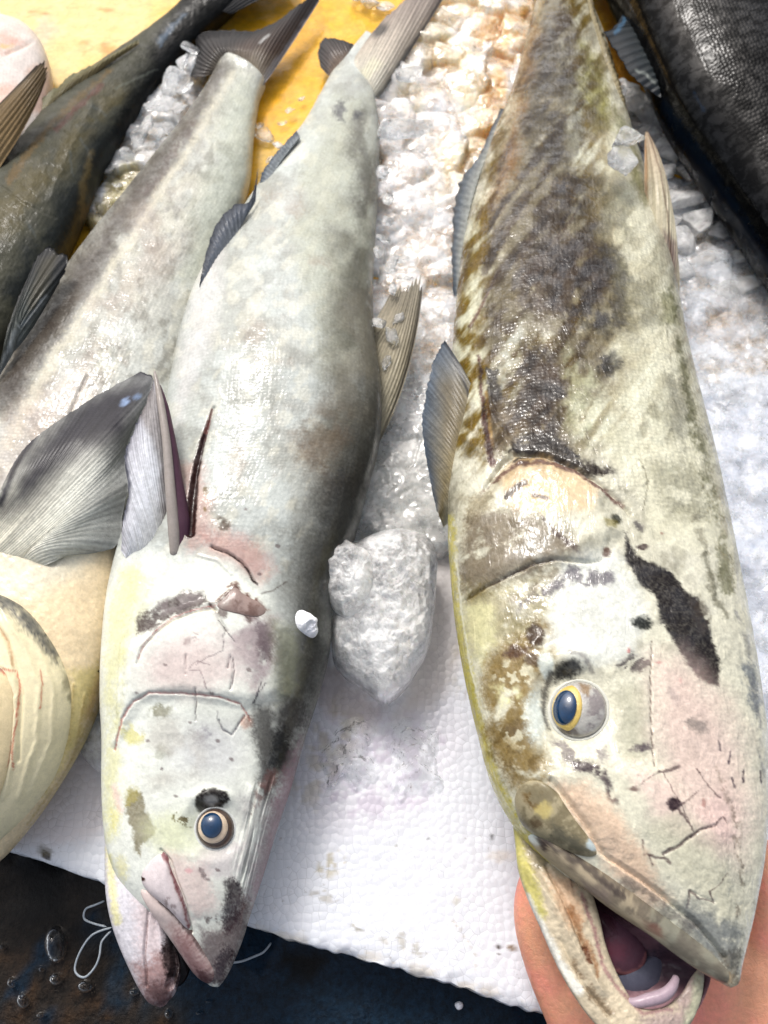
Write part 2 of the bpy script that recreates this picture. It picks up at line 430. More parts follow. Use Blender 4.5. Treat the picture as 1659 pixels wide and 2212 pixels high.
# ------------------------------------------------------------------ swept bodies
class Body: pass
def sweep(name, st, mat, parent, base=(200, 200, 190), layers=(), sculpt=(), ns=500, nt_=200, nb=40, q=.75, ztouch=True, colfn=None, sclfn=None, rug=0, kd=1.0, grain=.2):
    """st rows: Lx,Ly,Rx,Ry,k(half-thickness / half-width),z0(height of the underside)"""
    st = np.array(st, float)
    sp = smooth_pts(st, 24)
    dl = np.r_[0, np.cumsum(np.hypot(np.diff(sp[:, 0] + sp[:, 2]), np.diff(sp[:, 1] + sp[:, 3])) + 1e-6)]
    s = np.linspace(0, dl[-1], ns)
    sp = np.stack([np.interp(s, dl, sp[:, k]) for k in range(sp.shape[1])], 1)
    zc = sp[:, 5].copy()
    for _ in range(4):
        Lp = P(sp[:, 0], sp[:, 1], zc); Rp = P(sp[:, 2], sp[:, 3], zc)
        hw = np.linalg.norm(Rp - Lp, axis=1) / 2
        hup = hw * sp[:, 4]; zc = sp[:, 5] + hup * kd
    Cn = (Lp + Rp) / 2; H = (Rp - Lp) / 2
    T = np.gradient(Cn, axis=0); T /= np.linalg.norm(T, axis=1)[:, None] + 1e-12
    Nn = np.cross(T, H); Nn /= np.linalg.norm(Nn, axis=1)[:, None] + 1e-12
    Nn *= np.sign(Nn[:, 2:3] + 1e-9)
    th = np.r_[np.linspace(math.pi, 0, nt_), np.linspace(0, -math.pi, nb + 2)[1:-1]]
    ct, sn = np.cos(th), np.sin(th)
    ht = np.sign(sn) * np.abs(sn) ** q
    ht = np.where(sn < 0, ht * kd, ht)
    V = Cn[:, None] + H[:, None] * ct[None, :, None] + Nn[:, None] * (hup[:, None] * ht[None])[..., None]
    # marks are placed on the top surface; the underside continues the pattern of the point above it
    Vt = Cn[:, None] + H[:, None] * ct[None, :, None] + Nn[:, None] * (hup[:, None] * np.abs(ht)[None])[..., None]
    PX, PY = proj(Vt)
    X, Y = PX.ravel(), PY.ravel()
    C = paint(X, Y, base, layers)
    C = C * (1 + grain * (fbm(X * .11, Y * .11, 61, 4) - .5) + grain * .8 * (vn(X * .3, Y * .3, 62) - .5))[:, None]
    if colfn is not None: C = colfn(C, X, Y, np.repeat(np.linspace(0, 1, ns), len(th)), np.tile(ct, ns))
    d = relief(X, Y, sculpt).reshape(ns, -1) * np.clip(sn, 0, 1)[None] ** .5
    if rug: d = d + rug * (fbm(X / 14, Y / 14, 5, 4).reshape(ns, -1) - .5) * np.clip(sn + .3, 0, 1)[None]
    V = V + Nn[:, None] * d[..., None]
    # uv in metres
    al = np.r_[0, np.cumsum(np.linalg.norm(np.diff(Cn, axis=0), axis=1))]
    U = (hw[:, None] * ct[None]) + 1.0
    uv = np.stack([U.ravel(), np.repeat(al, len(th))], 1)
    # surface lookup
    b = Body(); m = len(th)
    b.X = PX[:, :nt_].ravel(); b.Y = PY[:, :nt_].ravel(); b.V = V[:, :nt_].reshape(-1, 3)
    G = V[:, :nt_]
    nx = np.cross(np.gradient(G, axis=0), np.gradient(G, axis=1)); nx /= np.linalg.norm(nx, axis=2)[..., None] + 1e-12
    nx *= np.sign(nx[..., 2:3]); b.N = nx.reshape(-1, 3)
    px2, py2 = proj(b.V); b.X, b.Y = px2, py2
    F = gridF(ns, m, True)
    nv = ns * m
    caps = []
    Vall = np.r_[V.reshape(-1, 3), [Cn[0]], [Cn[-1]]]
    j = np.arange(m)
    c0 = np.stack([(j + 1) % m, j, np.full(m, nv), np.full(m, nv)], 1)[:, :3]
    c1 = np.stack([j + (ns - 1) * m, (j + 1) % m + (ns - 1) * m, np.full(m, nv + 1)], 1)
    # quads + tri caps as degenerate-free polygons: build triangles for the caps as quads with midpoint
    Fq = F
    Call = np.r_[C, C[:1], C[-1:]]
    sc_ = np.ones(nv) if sclfn is None else sclfn(X, Y)
    sc_ = np.r_[sc_, 0, 0]
    uva = np.r_[uv, [[1, 0]], [[1, al[-1]]]]
    tri = np.r_[np.stack([Fq[:, 0], Fq[:, 1], Fq[:, 2]], 1), np.stack([Fq[:, 0], Fq[:, 2], Fq[:, 3]], 1), c0, c1]
    b.o = mk(name, Vall, tri[:, ::-1], mat, parent, Call, uva, {'scl': sc_})
    return b
def surf(b, px, py):
    px, py = np.atleast_1d(px), np.atleast_1d(py)
    out, nn = [], []
    kb = (b.X > px.min() - 40) & (b.X < px.max() + 40) & (b.Y > py.min() - 40) & (b.Y < py.max() + 40)
    if kb.sum() < 40: kb[:] = True
    q = Body(); q.X, q.Y, q.V, q.N = b.X[kb], b.Y[kb], b.V[kb], b.N[kb]; b = q
    for x, y in zip(px, py):
        d = (b.X - x) ** 2 + (b.Y - y) ** 2
        i = np.argpartition(d, 16)[:16]; di = d[i]; i = i[di < di.min() + 60]; di = d[i]
        wt = np.exp(-(di - di.min()) / 7); wt /= wt.sum()
        out.append(wt @ b.V[i] + 0); n_ = wt @ b.N[i]; nn.append(n_ / (np.linalg.norm(n_) + 1e-9))
    return np.array(out), np.array(nn)
def dome(name, b, outline, h, mat, parent, base=(200, 200, 200), layers=(), sculpt=(), nr=26, na=160, p=2.2, e=.6, sink=.0006, z=None, under=True, rug=0, scl=0, n=8, off=0., jag=0):
    """rounded pad whose rim follows the surface of b (or the level z)"""
    o = smooth_pts(outline, n, True)
    dl = np.r_[0, np.cumsum(np.hypot(*np.diff(np.r_[o, o[:1]], axis=0).T))]
    s = np.linspace(0, dl[-1], na, endpoint=False); oc = np.r_[o, o[:1]]
    ox = np.interp(s, dl, oc[:, 0]); oy = np.interp(s, dl, oc[:, 1])
    cx, cy = ox.mean(), oy.mean()
    if jag:
        ja = np.linspace(0, 2 * math.pi, na, endpoint=False); jr = 1 + jag * (fbm(np.cos(ja) * 3 + 9, np.sin(ja) * 3 + cx, 5, 5) - .5) * 2
        ox = cx + (ox - cx) * jr; oy = cy + (oy - cy) * jr
    rr = np.linspace(0, 1, nr) ** .8
    GX = cx + (ox - cx)[None] * rr[:, None]; GY = cy + (oy - cy)[None] * rr[:, None]
    if b is not None:
        R, Nr = surf(b, ox, oy); c, cn = surf(b, cx, cy)
        nrm = (Nr.mean(0) + cn[0]); nrm /= np.linalg.norm(nrm)
        mid = R.mean(0) if h < 0 or off < 0 else c[0]
        k3 = rr[:, None, None]
        # follow the surface inwards
        G, _ = surf(b, GX[::3].ravel(), GY[::3].ravel()); G = G.reshape(len(rr[::3]), na, 3)
        G = np.stack([np.interp(rr, rr[::3], G[:, i, k]) if rr[::3][-1] >= 1 else np.interp(rr, np.r_[rr[::3], 1], np.r_[G[:, i, k], R[i, k]]) for i in range(na) for k in range(3)], 1).reshape(nr, na, 3)
    else:
        G = P(GX, GY, z); nrm = np.array([0, 0, 1.])
    if b is not None:
        ks = 3 if na < 100 else 7
        G = sum(np.roll(G, s_, 1) for s_ in range(-ks, ks + 1)) / (2 * ks + 1) * .85 + G * .15
        G[1:-1] = .25 * G[:-2] + .5 * G[1:-1] + .25 * G[2:]
    hh = h * np.clip(1 - rr ** p, 0, 1) ** e
    X, Y = GX.ravel(), GY.ravel()
    C = paint(X, Y, base, layers)
    d = relief(X, Y, sculpt).reshape(nr, na)
    if rug: d = d + rug * (fbm(X / 16, Y / 16, 9, 5).reshape(nr, na) - .4)
    d = d * np.clip((1 - rr) * 6, 0, 1)[:, None]
    V = G + nrm * (hh[:, None] + d + off)[..., None]
    V[-1] -= nrm * sink
    nrr = nr
    if under:
        B = V[-1][None] - nrm * np.array([.4, 1.])[:, None, None] * abs(h) * .6
        B[-1] = B[-1] * .6 + B[-1].mean(0) * .4
        V = np.r_[V, B]; C = np.r_[C.reshape(nr, na, 3), C.reshape(nr, na, 3)[-1:].repeat(2, 0)].reshape(-1, 3); nrr = nr + 2
    uv = np.stack([V[..., 0].ravel() + 1, V[..., 1].ravel() + 1], 1)
    return mk(name, V.reshape(-1, 3), gridF(nrr, na, True)[:, ::-1], mat, parent, C, uv, {'scl': np.full(nrr * na, scl)})
def fin(name, bs, tp, mid, cols, parent, nu=120, nv=50, rag=.02, thick=.0012, rays=26, camber=.004, ridge=.0008, layers=()):
    """bs/tp/mid: lists of (px,py,z); rays run base -> tip; cols = (base colour, middle, tip)"""
    def rs(p):
        p = np.array(p, float)
        if len(p) > 2: p = smooth_pts(p, 10)
        d = np.r_[0, np.cumsum(np.hypot(*np.diff(p[:, :2], axis=0).T) + 1e-6)]
        s = np.linspace(0, d[-1], nu); return np.stack([np.interp(s, d, p[:, k]) for k in range(3)], 1)
    B, T = rs(bs), rs(tp); Md = rs(mid) if mid is not None else (B + T) / 2
    B = P(B[:, 0], B[:, 1], B[:, 2]); T = P(T[:, 0], T[:, 1], T[:, 2]); Md = P(Md[:, 0], Md[:, 1], Md[:, 2])
    u = np.linspace(0, 1, nu); Ct = 2 * Md - (B + T) / 2
    ext = 1 - rag * (vn(u * rays * 1.3, u * 0, 3) + .5 * vn(u * rays * 4, u * 0, 8))
    v = np.linspace(0, 1, nv)[None, :, None] * ext[:, None, None]
    V = B[:, None] * (1 - v) ** 2 + 2 * Ct[:, None] * v * (1 - v) + T[:, None] * v * v
    n = np.cross(np.gradient(V, axis=0), np.gradient(V, axis=1)); n /= np.linalg.norm(n, axis=2)[..., None] + 1e-12
    if n[..., 2].mean() < 0: n = -n
    vv = np.linspace(0, 1, nv)[None]
    hr = ridge * (.5 + .5 * np.cos(u * rays * 2 * math.pi))[:, None] * (1 - .5 * vv) + camber * np.sin(vv * math.pi) * np.sin(u * math.pi)[:, None]
    hr = hr + .0015 * (fbm(u[:, None] * 6 + vv * 0, vv * 2 + u[:, None] * 0, 4, 3) - .5)
    tk = thick * (1 - .7 * vv) * np.minimum(1, np.minimum(u, 1 - u)[:, None] * 20 + .3)
    V1 = V + n * hr[..., None]; V2 = V + n * (hr - tk)[..., None]
    X, Y = proj(V1)
    f = (vv + .18 * (fbm(u[:, None] * 14 + vv * .0, vv * 2.5 + u[:, None] * 0, 11, 4) - .5)) * np.ones((nu, 1))
    c0, c1, c2 = (lin(c) for c in cols)
    f = np.clip(f, 0, 1)[..., None]
    C = np.where(f < .5, c0 * (1 - 2 * f) + c1 * 2 * f, c1 * (2 - 2 * f) + c2 * (2 * f - 1))
    rl = (.5 + .5 * np.cos(u * rays * 2 * math.pi))[:, None, None]
    C = C * (.9 + .16 * rl) * (.82 + .36 * fbm(u[:, None] * 9 + vv * 0, vv * 5 + u[:, None] * 0, 17, 4))[..., None]
    C = C.reshape(-1, 3)
    for m in layers:
        i, a = mask(X.ravel(), Y.ravel(), m)
        if a is not None: C[i] = C[i] * (1 - (a * m['a'])[:, None]) + lin(m['c']) * (a * m['a'])[:, None]
    C = C ** 1.12 * .95
    F1 = gridF(nu, nv); n0 = nu * nv; F2 = F1[:, ::-1] + n0
    idx = np.arange(n0).reshape(nu, nv)
    loop = np.r_[idx[0, :], idx[1:, -1], idx[-1, :-1][::-1], idx[1:-1, 0][::-1]]
    nx = np.roll(loop, -1); F3 = np.stack([loop, nx, nx + n0, loop + n0], 1)
    uv = np.stack([np.repeat(u, nv) * .15, np.tile(np.linspace(0, 1, nv), nu) * .15], 1)
    uva = np.r_[uv, uv]
    return mk(name, np.r_[V1.reshape(-1, 3), V2.reshape(-1, 3)], np.r_[F1, F2, F3], M['fin'], parent, np.r_[C, C], uva)
def tube(name, pts, r, mat, parent=None, base=(200, 200, 200), n=10, world=False, sub=8, taper=True):
    p = np.array(pts, float)
    p = p if world else P(p[:, 0], p[:, 1], p[:, 2])
    p = smooth_pts(p, sub); m = len(p)
    T = np.gradient(p, axis=0); T /= np.linalg.norm(T, axis=1)[:, None]
    a = np.cross(T, [0, 0, 1.]); a /= np.linalg.norm(a, axis=1)[:, None] + 1e-9; b2 = np.cross(a, T)
    r = np.interp(np.linspace(0, 1, m), np.linspace(0, 1, len(r)), r) if np.ndim(r) else np.full(m, r)
    if taper: r = r * np.clip(np.minimum(np.arange(m), np.arange(m)[::-1]) / 2 + .15, 0, 1)
    t = np.linspace(0, 2 * math.pi, n, endpoint=False)
    V = p[:, None] + (a[:, None] * np.cos(t)[None, :, None] + b2[:, None] * np.sin(t)[None, :, None]) * r[:, None, None]
    return mk(name, V.reshape(-1, 3), gridF(m, n, True), mat, parent, np.tile(lin(base), (m * n, 1)), np.zeros((m * n, 2)), {'scl': np.zeros(m * n)})
def eye(b, parent, ball, iris, pupil, hb, cols, layers=(), rim=(.001, (190, 190, 184))):
    """ball/iris/pupil: (cx,cy,rx,ry,angle)"""
    def ring(g, n=20):
        t = np.linspace(0, 2 * math.pi, n, endpoint=False); a = math.radians(g[4])
        return [(g[0] + g[2] * math.cos(k) * math.cos(a) - g[3] * math.sin(k) * math.sin(a), g[1] + g[2] * math.cos(k) * math.sin(a) + g[3] * math.sin(k) * math.cos(a)) for k in t]
    e = dome('eye', b, ring(ball), hb, M['eyewhite'], parent, cols[0], layers, na=80, nr=20, e=.55)
    be = Body()
    me = e.data; co = np.empty(len(me.vertices) * 3); me.vertices.foreach_get('co', co); co = co.reshape(-1, 3)[:80 * 20] + np.array(parent.location)
    no = np.empty(len(me.vertices) * 3); me.vertices.foreach_get('normal', no); no = no.reshape(-1, 3)[:1600]
    be.V = co; be.N = np.where((no[:, 2] < 0)[:, None], -no, no); be.X, be.Y = proj(co)
    i = dome('iris', be, ring(iris), .0012, M['eyewhite'], parent, cols[1], (), na=70, nr=14, e=.4, p=3)
    co = np.empty(len(i.data.vertices) * 3); i.data.vertices.foreach_get('co', co); co = co.reshape(-1, 3)[:70 * 14] + np.array(parent.location)
    bi = Body(); bi.V = co; bi.X, bi.Y = proj(co); bi.N = np.tile(be.N.mean(0) / np.linalg.norm(be.N.mean(0)), (len(co), 1))
    pu = dome('pupil', bi, ring(pupil), .0016, M['pupil'], parent, cols[2], (), na=60, nr=14, e=.5, off=.0002, sink=.0012)
    for k in (i, pu): k.parent = e
    g = (ball[0], ball[1], ball[2] * 1.04, ball[3] * 1.04, ball[4]); q = ring(g, 28); q.append(q[0]); q = np.array(q)
    R3, N3 = surf(b, q[:, 0], q[:, 1]); R3 = (R3 + np.roll(R3, 1, 0) + np.roll(R3, -1, 0)) / 3; R3[0] = R3[-1] = (R3[1] + R3[-2]) / 2
    tube('eyelid', R3 - N3 * .0006, rim[0], M['soft'], parent, rim[1], n=14, world=True, taper=False)
    return e

# ------------------------------------------------------------------ the surfaces things lie on
def sheet(name, x0, x1, y0, y1, nx, ny, zf, mat, base, layers, parent=None):
    gx, gy = np.meshgrid(np.linspace(x0, x1, nx), np.linspace(y0, y1, ny), indexing='xy')
    Z = zf(gx, gy)
    V = np.stack([gx, gy, Z], -1); X, Y = proj(V)
    C = paint(X.ravel(), Y.ravel(), base, layers)
    return mk(name, V.reshape(-1, 3), gridF(ny, nx), mat, parent, C)
gz = lambda x, y: -.042 + .006 * (fbm(x * 40, y * 40, 2, 5) - .5) * sst(.05, -.22, x + .4 * y) + .003 * (fbm(x * 14, y * 14, 21, 3) - .5)
brn = (64, 52, 38)
o = sheet('ground', -1.6, 1.6, -.9, 2.6, 500, 420, gz, M['ground'], (36, 62, 80), [
    pg(brn, .85, [(-400, 1700), (240, 1850), (330, 1990), (300, 2100), (420, 2230), (470, 2500), (-400, 2700)], s=90, w=30, t=(.02, .02, 0, .3, .5)),
    pg((12, 12, 12), .85, [(-400, 1760), (260, 1820), (330, 2000), (250, 2080), (120, 2000), (0, 1990), (-300, 2010)], s=80, w=40, t=(.012, .012, 0, .35, .6)),
    pg((92, 72, 50), .6, [(-300, 2020), (120, 2060), (330, 2150), (420, 2260), (-300, 2500)], s=60, w=30, t=(.04, .04, 0, .5, .66)),
    pg((6, 7, 9), .95, [(606, 2056), (640, 2050), (690, 2056), (712, 2080), (690, 2098), (655, 2118), (630, 2100), (612, 2076)], s=10, w=6),
    pg((35, 52, 62), .4, [(560, 2080), (1200, 2200), (1200, 2500), (400, 2500)], s=60, w=20, t=(.01, .03, 20, .45, .62)),
])
tag(o, None, None, kind='structure')
# foam board: top at z = 0, front edge seen along the bottom of the photo
E = P(np.array([-500, 0, 225, 540, 850, 1160, 1700, 2300]), np.array([1690, 1832, 1905, 2000, 2090, 2185, 2340, 2500]), 0.)
def edge_y(x): return np.interp(x, E[:, 0], E[:, 1])
nx, ny = 640, 420
xs = np.linspace(-.62, .75, nx)
v = np.linspace(0, 1, ny) ** 1.6
ey = edge_y(xs) + .0022 * (vn(xs * 190, xs * 0, 3) - .5) + .0016 * (vn(xs * 24, xs * 0, 5) - .5)
GX = np.tile(xs, (ny, 1)); GY = ey[None] + (1.15 - ey)[None] * v[:, None]
Z = .0009 * (fbm(GX * 60, GY * 60, 8, 3) - .5) - .0035 * np.exp(-(GY - ey[None]) / .004) * (.5 + vn(GX * 160, GY * 160, 2))
V = np.stack([GX, GY, Z], -1)
n0 = 9
sk = np.stack([np.stack([xs, ey - .0012 * math.sin(k / (n0 - 1) * math.pi) + .001 * (vn(xs * 180, xs * 0 + k * .8, 30) - .5) - (0 if k else 0), Z[0] - .034 * k / (n0 - 1)], -1) for k in range(1, n0)][::-1])
V = np.concatenate([sk, V], 0)
X, Y = proj(V)
FOAM = [
    pg((206, 200, 208), .4, [(640, 1480), (1000, 1500), (1010, 1620), (900, 1760), (700, 1800), (560, 1700)], s=90, w=30),
    pg((196, 184, 176), .6, [(900, 1180), (1000, 1180), (1010, 1420), (930, 1520), (860, 1560), (890, 1400)], s=60, w=20),  # brownish shadow between ice block and mottled fish, painted into the foam colour
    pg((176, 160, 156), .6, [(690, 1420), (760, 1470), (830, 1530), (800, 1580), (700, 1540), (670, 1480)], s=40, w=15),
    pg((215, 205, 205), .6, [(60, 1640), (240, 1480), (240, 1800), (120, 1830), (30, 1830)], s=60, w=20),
    pg((170, 150, 176), .35, [(700, 1560), (860, 1540), (990, 1600), (900, 1740), (760, 1780), (680, 1700)], s=60, w=30, t=(.05, .05, 0, .48, .6)), pg((176, 166, 140), .5, [(620, 1700), (720, 1500), (800, 1560), (680, 1740)], s=50, w=24, t=(.04, .04, 0, .45, .6)), el((160, 150, 130), .5, (1000, 1440, 26, 60, 0), s=24, w=14, t=(.04, .04, 0, .42, .56)),  # purple tint, then brownish stain and contact shadow painted beside the fish
    el((215, 205, 190), .5, (1085, 1850, 28, 12, 0), s=14), el((190, 184, 160), .5, (985, 1948, 8, 10, 0), s=6),
    ln((170, 158, 135), .5, [(975, 1985), (995, 2010), (1020, 2050), (1030, 2070), (1024, 2110)], wd=3, s=3),
    el((60, 45, 35), .9, (1078, 2046, 7, 5, 20), s=4, w=3), el((120, 95, 60), .8, (1106, 2048, 10, 6, 20), s=5, w=4), el((60, 50, 40), .8, (1078, 2062, 4, 3, 0), s=3, w=1),
    el((50, 42, 30), .9, (101, 1848, 11, 10, 20), s=5, w=5), el((90, 80, 50), .6, (98, 1838, 18, 10, 20), s=8, w=6),
    el((140, 130, 105), .5, (700, 1935, 26, 14, 20), s=10, w=12, t=(.1, .1, 0, .5, .6)), el((120, 110, 75), .6, (770, 2005, 30, 8, 15), s=6, w=12, t=(.1, .1, 0, .48, .6)),
    el((170, 158, 120), .6, (720, 1870, 30, 30, 15), s=16, w=14, t=(.08, .08, 0, .5, .62)),
    el((150, 140, 110), .5, (880, 2040, 60, 22, 15), s=16, w=14, t=(.06, .06, 0, .5, .62)),
    el((40, 38, 36), .8, (1062, 1808, 3, 4, 0), s=2, w=0), el((60, 58, 50), .7, (927, 1812, 4, 5, 0), s=2, w=1), el((120, 115, 95), .6, (855, 1826, 5, 3, 0), s=2, w=1),
    pg((205, 190, 160), .45, [(560, 2000), (760, 2040), (980, 2105), (1160, 2150), (1160, 2200), (560, 2030)], s=30, w=14, t=(.03, .03, 0, .5, .62)),
]
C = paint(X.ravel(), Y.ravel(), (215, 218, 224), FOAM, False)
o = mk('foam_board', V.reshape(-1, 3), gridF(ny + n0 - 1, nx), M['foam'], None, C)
tag(o, 'white bead foam board under the fish with stained front edge', 'foam board')
YEL = [
    pg((240, 224, 178), .8, [(-100, -200), (360, -200), (400, 0), (300, 100), (140, 180), (-100, 230)], s=80, w=40),
    pg((232, 216, 165), .5, [(0, 80), (300, 60), (250, 160), (120, 200), (0, 200)], s=50, w=30, t=(.01, .01, 0, .45, .6)),
    pg((214, 205, 185), .7, [(-20, 60), (70, 30), (130, 70), (60, 120)], s=40, w=25, t=(.02, .02, 0, .4, .6)),
    pg((222, 168, 92), .7, [(170, 90), (270, 100), (265, 130), (200, 125)], s=14, w=18, t=(.03, .03, 0, .42, .6)),
    pg((240, 190, 40), .7, [(480, -60), (700, -60), (720, 60), (660, 160), (560, 330), (540, 120)], s=60, w=25),
    pg((236, 170, 40), .7, [(1090, -80), (1160, -80), (1140, 120), (1070, 300), (1040, 260), (1100, 80)], s=50, w=25),
    pg((150, 100, 30), .7, [(1270, -60), (1360, -60), (1380, 90), (1400, 210), (1330, 200), (1300, 60)], s=40, w=15),
    pg((200, 180, 110), .7, [(150, 380), (300, 330), (290, 420), (170, 510)], s=40, w=20),
    ln((205, 150, 70), .6, [(60, 24), (90, 27), (110, 30)], wd=4, s=4), el((200, 140, 50), .6, (230, 22, 20, 5, 10), s=6, w=6),
    pg((226, 200, 120), .6, [(560, 300), (650, 290), (600, 380), (550, 400)], s=40, w=20),
]
yz = lambda x, y: .004 + .0035 * (fbm(x * 14, y * 14, 4, 4) - .5) - .008 * sst(.47, .40, y)
o = sheet('yellow_board', -.95, 1.0, .40, 2.4, 420, 500, yz, M['yellow'], (246, 204, 78), YEL)
tag(o, 'wet yellow stained board behind the tails of the fish', 'board')

# ------------------------------------------------------------------ crushed ice
def ice_mass(name, poly, amp, cell, mat, tint, label, soft=60, x=(0, 0), y=(0, 0), res=.0013, seed=1, layers=(), lump=1., group=None):
    pts = P(np.array([p[0] for p in poly]), np.array([p[1] for p in poly]), .01)
    x0, y0 = pts[:, :2].min(0) - .03; x1, y1 = pts[:, :2].max(0) + .03
    nx, ny = int((x1 - x0) / res), int((y1 - y0) / res)
    gx, gy = np.meshgrid(np.linspace(x0, x1, nx), np.linspace(y0, y1, ny))
    V = np.stack([gx, gy, np.full_like(gx, .01)], -1); X, Y = proj(V); X, Y = X.ravel(), Y.ravel()
    i, a = mask(X, Y, pg((0, 0, 0), 1, poly, s=soft, w=25)); A = np.zeros(len(X)); A[i] = a; A = A.reshape(gx.shape)
    h = 0; vr = 0
    wx = gx + .006 * (fbm(gx * 90, gy * 90, seed, 4) - .5); wy = gy + .006 * (fbm(gx * 60, gy * 60, seed + 9, 3) - .5)
    for k, (c, wgt) in enumerate(((cell, 1.), (cell * .45, .30), (cell * .2, .08))):
        hh, iv = shards(wx / c, wy / c, seed + 40 * k)
        h = h + wgt * c * hh
        if k < 2: vr = vr + (iv - .5) * (1 - .4 * k)
    lm = lump(X, Y).reshape(gx.shape) if callable(lump) else lump
    Z = -.012 + A * (.012 + amp) * (.8 + .3 * fbm(gx * 14, gy * 14, seed, 3)) + A * .006 * (fbm(gx * 70, gy * 70, seed + 3, 4) - .5) + A * h * .30 * lm
    V[..., 2] = Z
    C = paint(*[q.ravel() for q in proj(V)], tint, layers, False) * (1 + .14 * (vr * lm).ravel()[:, None] * A.ravel()[:, None])
    keep = (A > .02)
    F = gridF(ny, nx); kf = keep.ravel()[F].any(1); F = F[kf]
    used = np.unique(F); mp = np.full(nx * ny, -1); mp[used] = np.arange(len(used))
    o = mk(name, V.reshape(-1, 3)[used], mp[F], mat, None, C[used])
    return tag(o, label, 'ice', group, 'stuff')
R1 = [(780, 180), (870, 110), (930, -60), (1170, -80), (1160, 80), (1110, 250), (1070, 330), (1040, 450), (1030, 620), (1020, 760), (1010, 1000), (1010, 1150), (960, 1200), (820, 1190), (740, 1160), (740, 900), (760, 600), (770, 350)]
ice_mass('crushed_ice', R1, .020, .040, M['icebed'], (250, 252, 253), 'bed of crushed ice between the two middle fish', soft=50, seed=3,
    lump=lambda X, Y: .22 + .9 * sst(760, 560, Y) + .5 * sst(900, 800, X) * sst(900, 700, Y),
    layers=[pg((244, 214, 150), .65, [(880, -20), (1180, -60), (1120, 260), (1070, 400), (960, 420), (850, 280)], s=110, w=50, t=(.012, .012, 0, .25, .55)),  # yellow of the board shining through, painted into the ice colour
            pg((240, 180, 70), .6, [(1040, 40), (1170, -60), (1120, 260), (1060, 320), (1050, 220)], s=50, w=40, t=(.016, .016, 0, .38, .55)),  # stronger amber show-through of the board, also painted in
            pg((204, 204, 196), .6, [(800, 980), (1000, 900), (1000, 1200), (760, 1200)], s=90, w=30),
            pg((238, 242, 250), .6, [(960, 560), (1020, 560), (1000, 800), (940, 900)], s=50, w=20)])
R2 = [(1320, 170), (1420, 180), (1500, 270), (1600, 420), (1720, 560), (1900, 800), (1900, 1500), (1700, 1700), (1560, 1500), (1500, 1150), (1440, 800), (1400, 500), (1330, 300)]
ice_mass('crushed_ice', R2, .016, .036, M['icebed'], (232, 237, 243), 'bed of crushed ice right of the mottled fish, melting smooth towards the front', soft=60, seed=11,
    lump=lambda X, Y: .10 + .95 * sst(640, 470, Y) + .15 * sst(900, 640, Y),
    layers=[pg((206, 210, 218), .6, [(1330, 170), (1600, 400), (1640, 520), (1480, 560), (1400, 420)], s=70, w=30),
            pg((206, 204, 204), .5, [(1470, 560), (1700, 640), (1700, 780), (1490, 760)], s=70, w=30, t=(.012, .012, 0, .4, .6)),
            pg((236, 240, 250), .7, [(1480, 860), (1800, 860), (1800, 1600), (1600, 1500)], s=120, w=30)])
R3 = [(395, 60), (450, 120), (420, 210), (350, 330), (300, 430), (200, 500), (150, 470), (230, 340), (300, 200), (360, 110)]
ice_mass('crushed_ice', R3, .018, .030, M['icebed'], (224, 227, 228), 'small heap of crushed ice between the dark fish and the silver fish at the left', soft=40, seed=21,
    layers=[pg((196, 180, 110), .75, [(150, 400), (330, 330), (300, 430), (180, 520)], s=40, w=30, t=(.02, .02, 0, .36, .55))])  # board's yellow showing through the heap is painted on

rnd = random.Random(5); rs_ = np.random.RandomState(4)
def ico(sub=5):
    import bmesh
    bm = bmesh.new(); bmesh.ops.create_icosphere(bm, subdivisions=sub, radius=1)
    V = np.array([v.co for v in bm.verts]); F = np.array([[v.index for v in f.verts] for f in bm.faces]); bm.free()
    return V, F
IV, IF = ico(5)
def chunk_mesh(k, sharp=.35):
    r = np.random.RandomState(100 + k)
    n = r.normal(size=(9, 3)); n /= np.linalg.norm(n, axis=1)[:, None]; d = r.uniform(.4, .85, 9)
    dt = np.clip(IV @ n.T, 1e-3, None); q = d[None] / dt
    rr = 1 / (np.sum((1 / np.minimum(q, 6)) ** 22, axis=1) + 1) ** (1 / 22)
    V = IV * rr[:, None]
    no = .10 * (fbm(V[:, 0] * 2.2 + V[:, 2] * 1.3, V[:, 1] * 2.2 - V[:, 2], k, 4) - .5) + .05 * (fbm(V[:, 0] * 9 + V[:, 2] * 5, V[:, 1] * 9 - V[:, 2] * 4, k + 5, 3) - .5)
    V = V * (1 + no[:, None] * 2)
    V *= np.array([1.25, r.uniform(.7, 1.1), r.uniform(.45, .8)])
    return V
chunk_protos = []
def chunk(px, py, size, z, mat, label, group, k=None, sq=None, rot=None):
    """size in photo pixels (radius)"""
    k = rnd.randrange(8) if k is None else k
    c = P(px, py, z); e = P(px + size, py, z); r = np.linalg.norm(e - c)
    key = (k, mat.name)
    src = next((p for q, p in chunk_protos if q == key), None)
    if src is None:
        o = mk('ice_chunk', chunk_mesh(k), IF, mat); chunk_protos.append((key, o))
    else:
        o = src.copy(); COL.objects.link(o)
    o.location = c; o.scale = (r, r * rnd.uniform(.75, 1.2), r * rnd.uniform(.45, .85)) if sq is None else tuple(r * q for q in sq)
    o.rotation_euler = (rnd.uniform(-.35, .35), rnd.uniform(-.35, .35), rnd.uniform(0, 6.28)) if rot is None else rot
    for kx in ('group', 'kind'):
        if kx in o: del o[kx]
    return tag(o, label, 'ice', group)
G1 = 'loose ice lumps between the two middle fish'
L1 = 'loose clear ice lump on the crushed ice between the two middle fish'
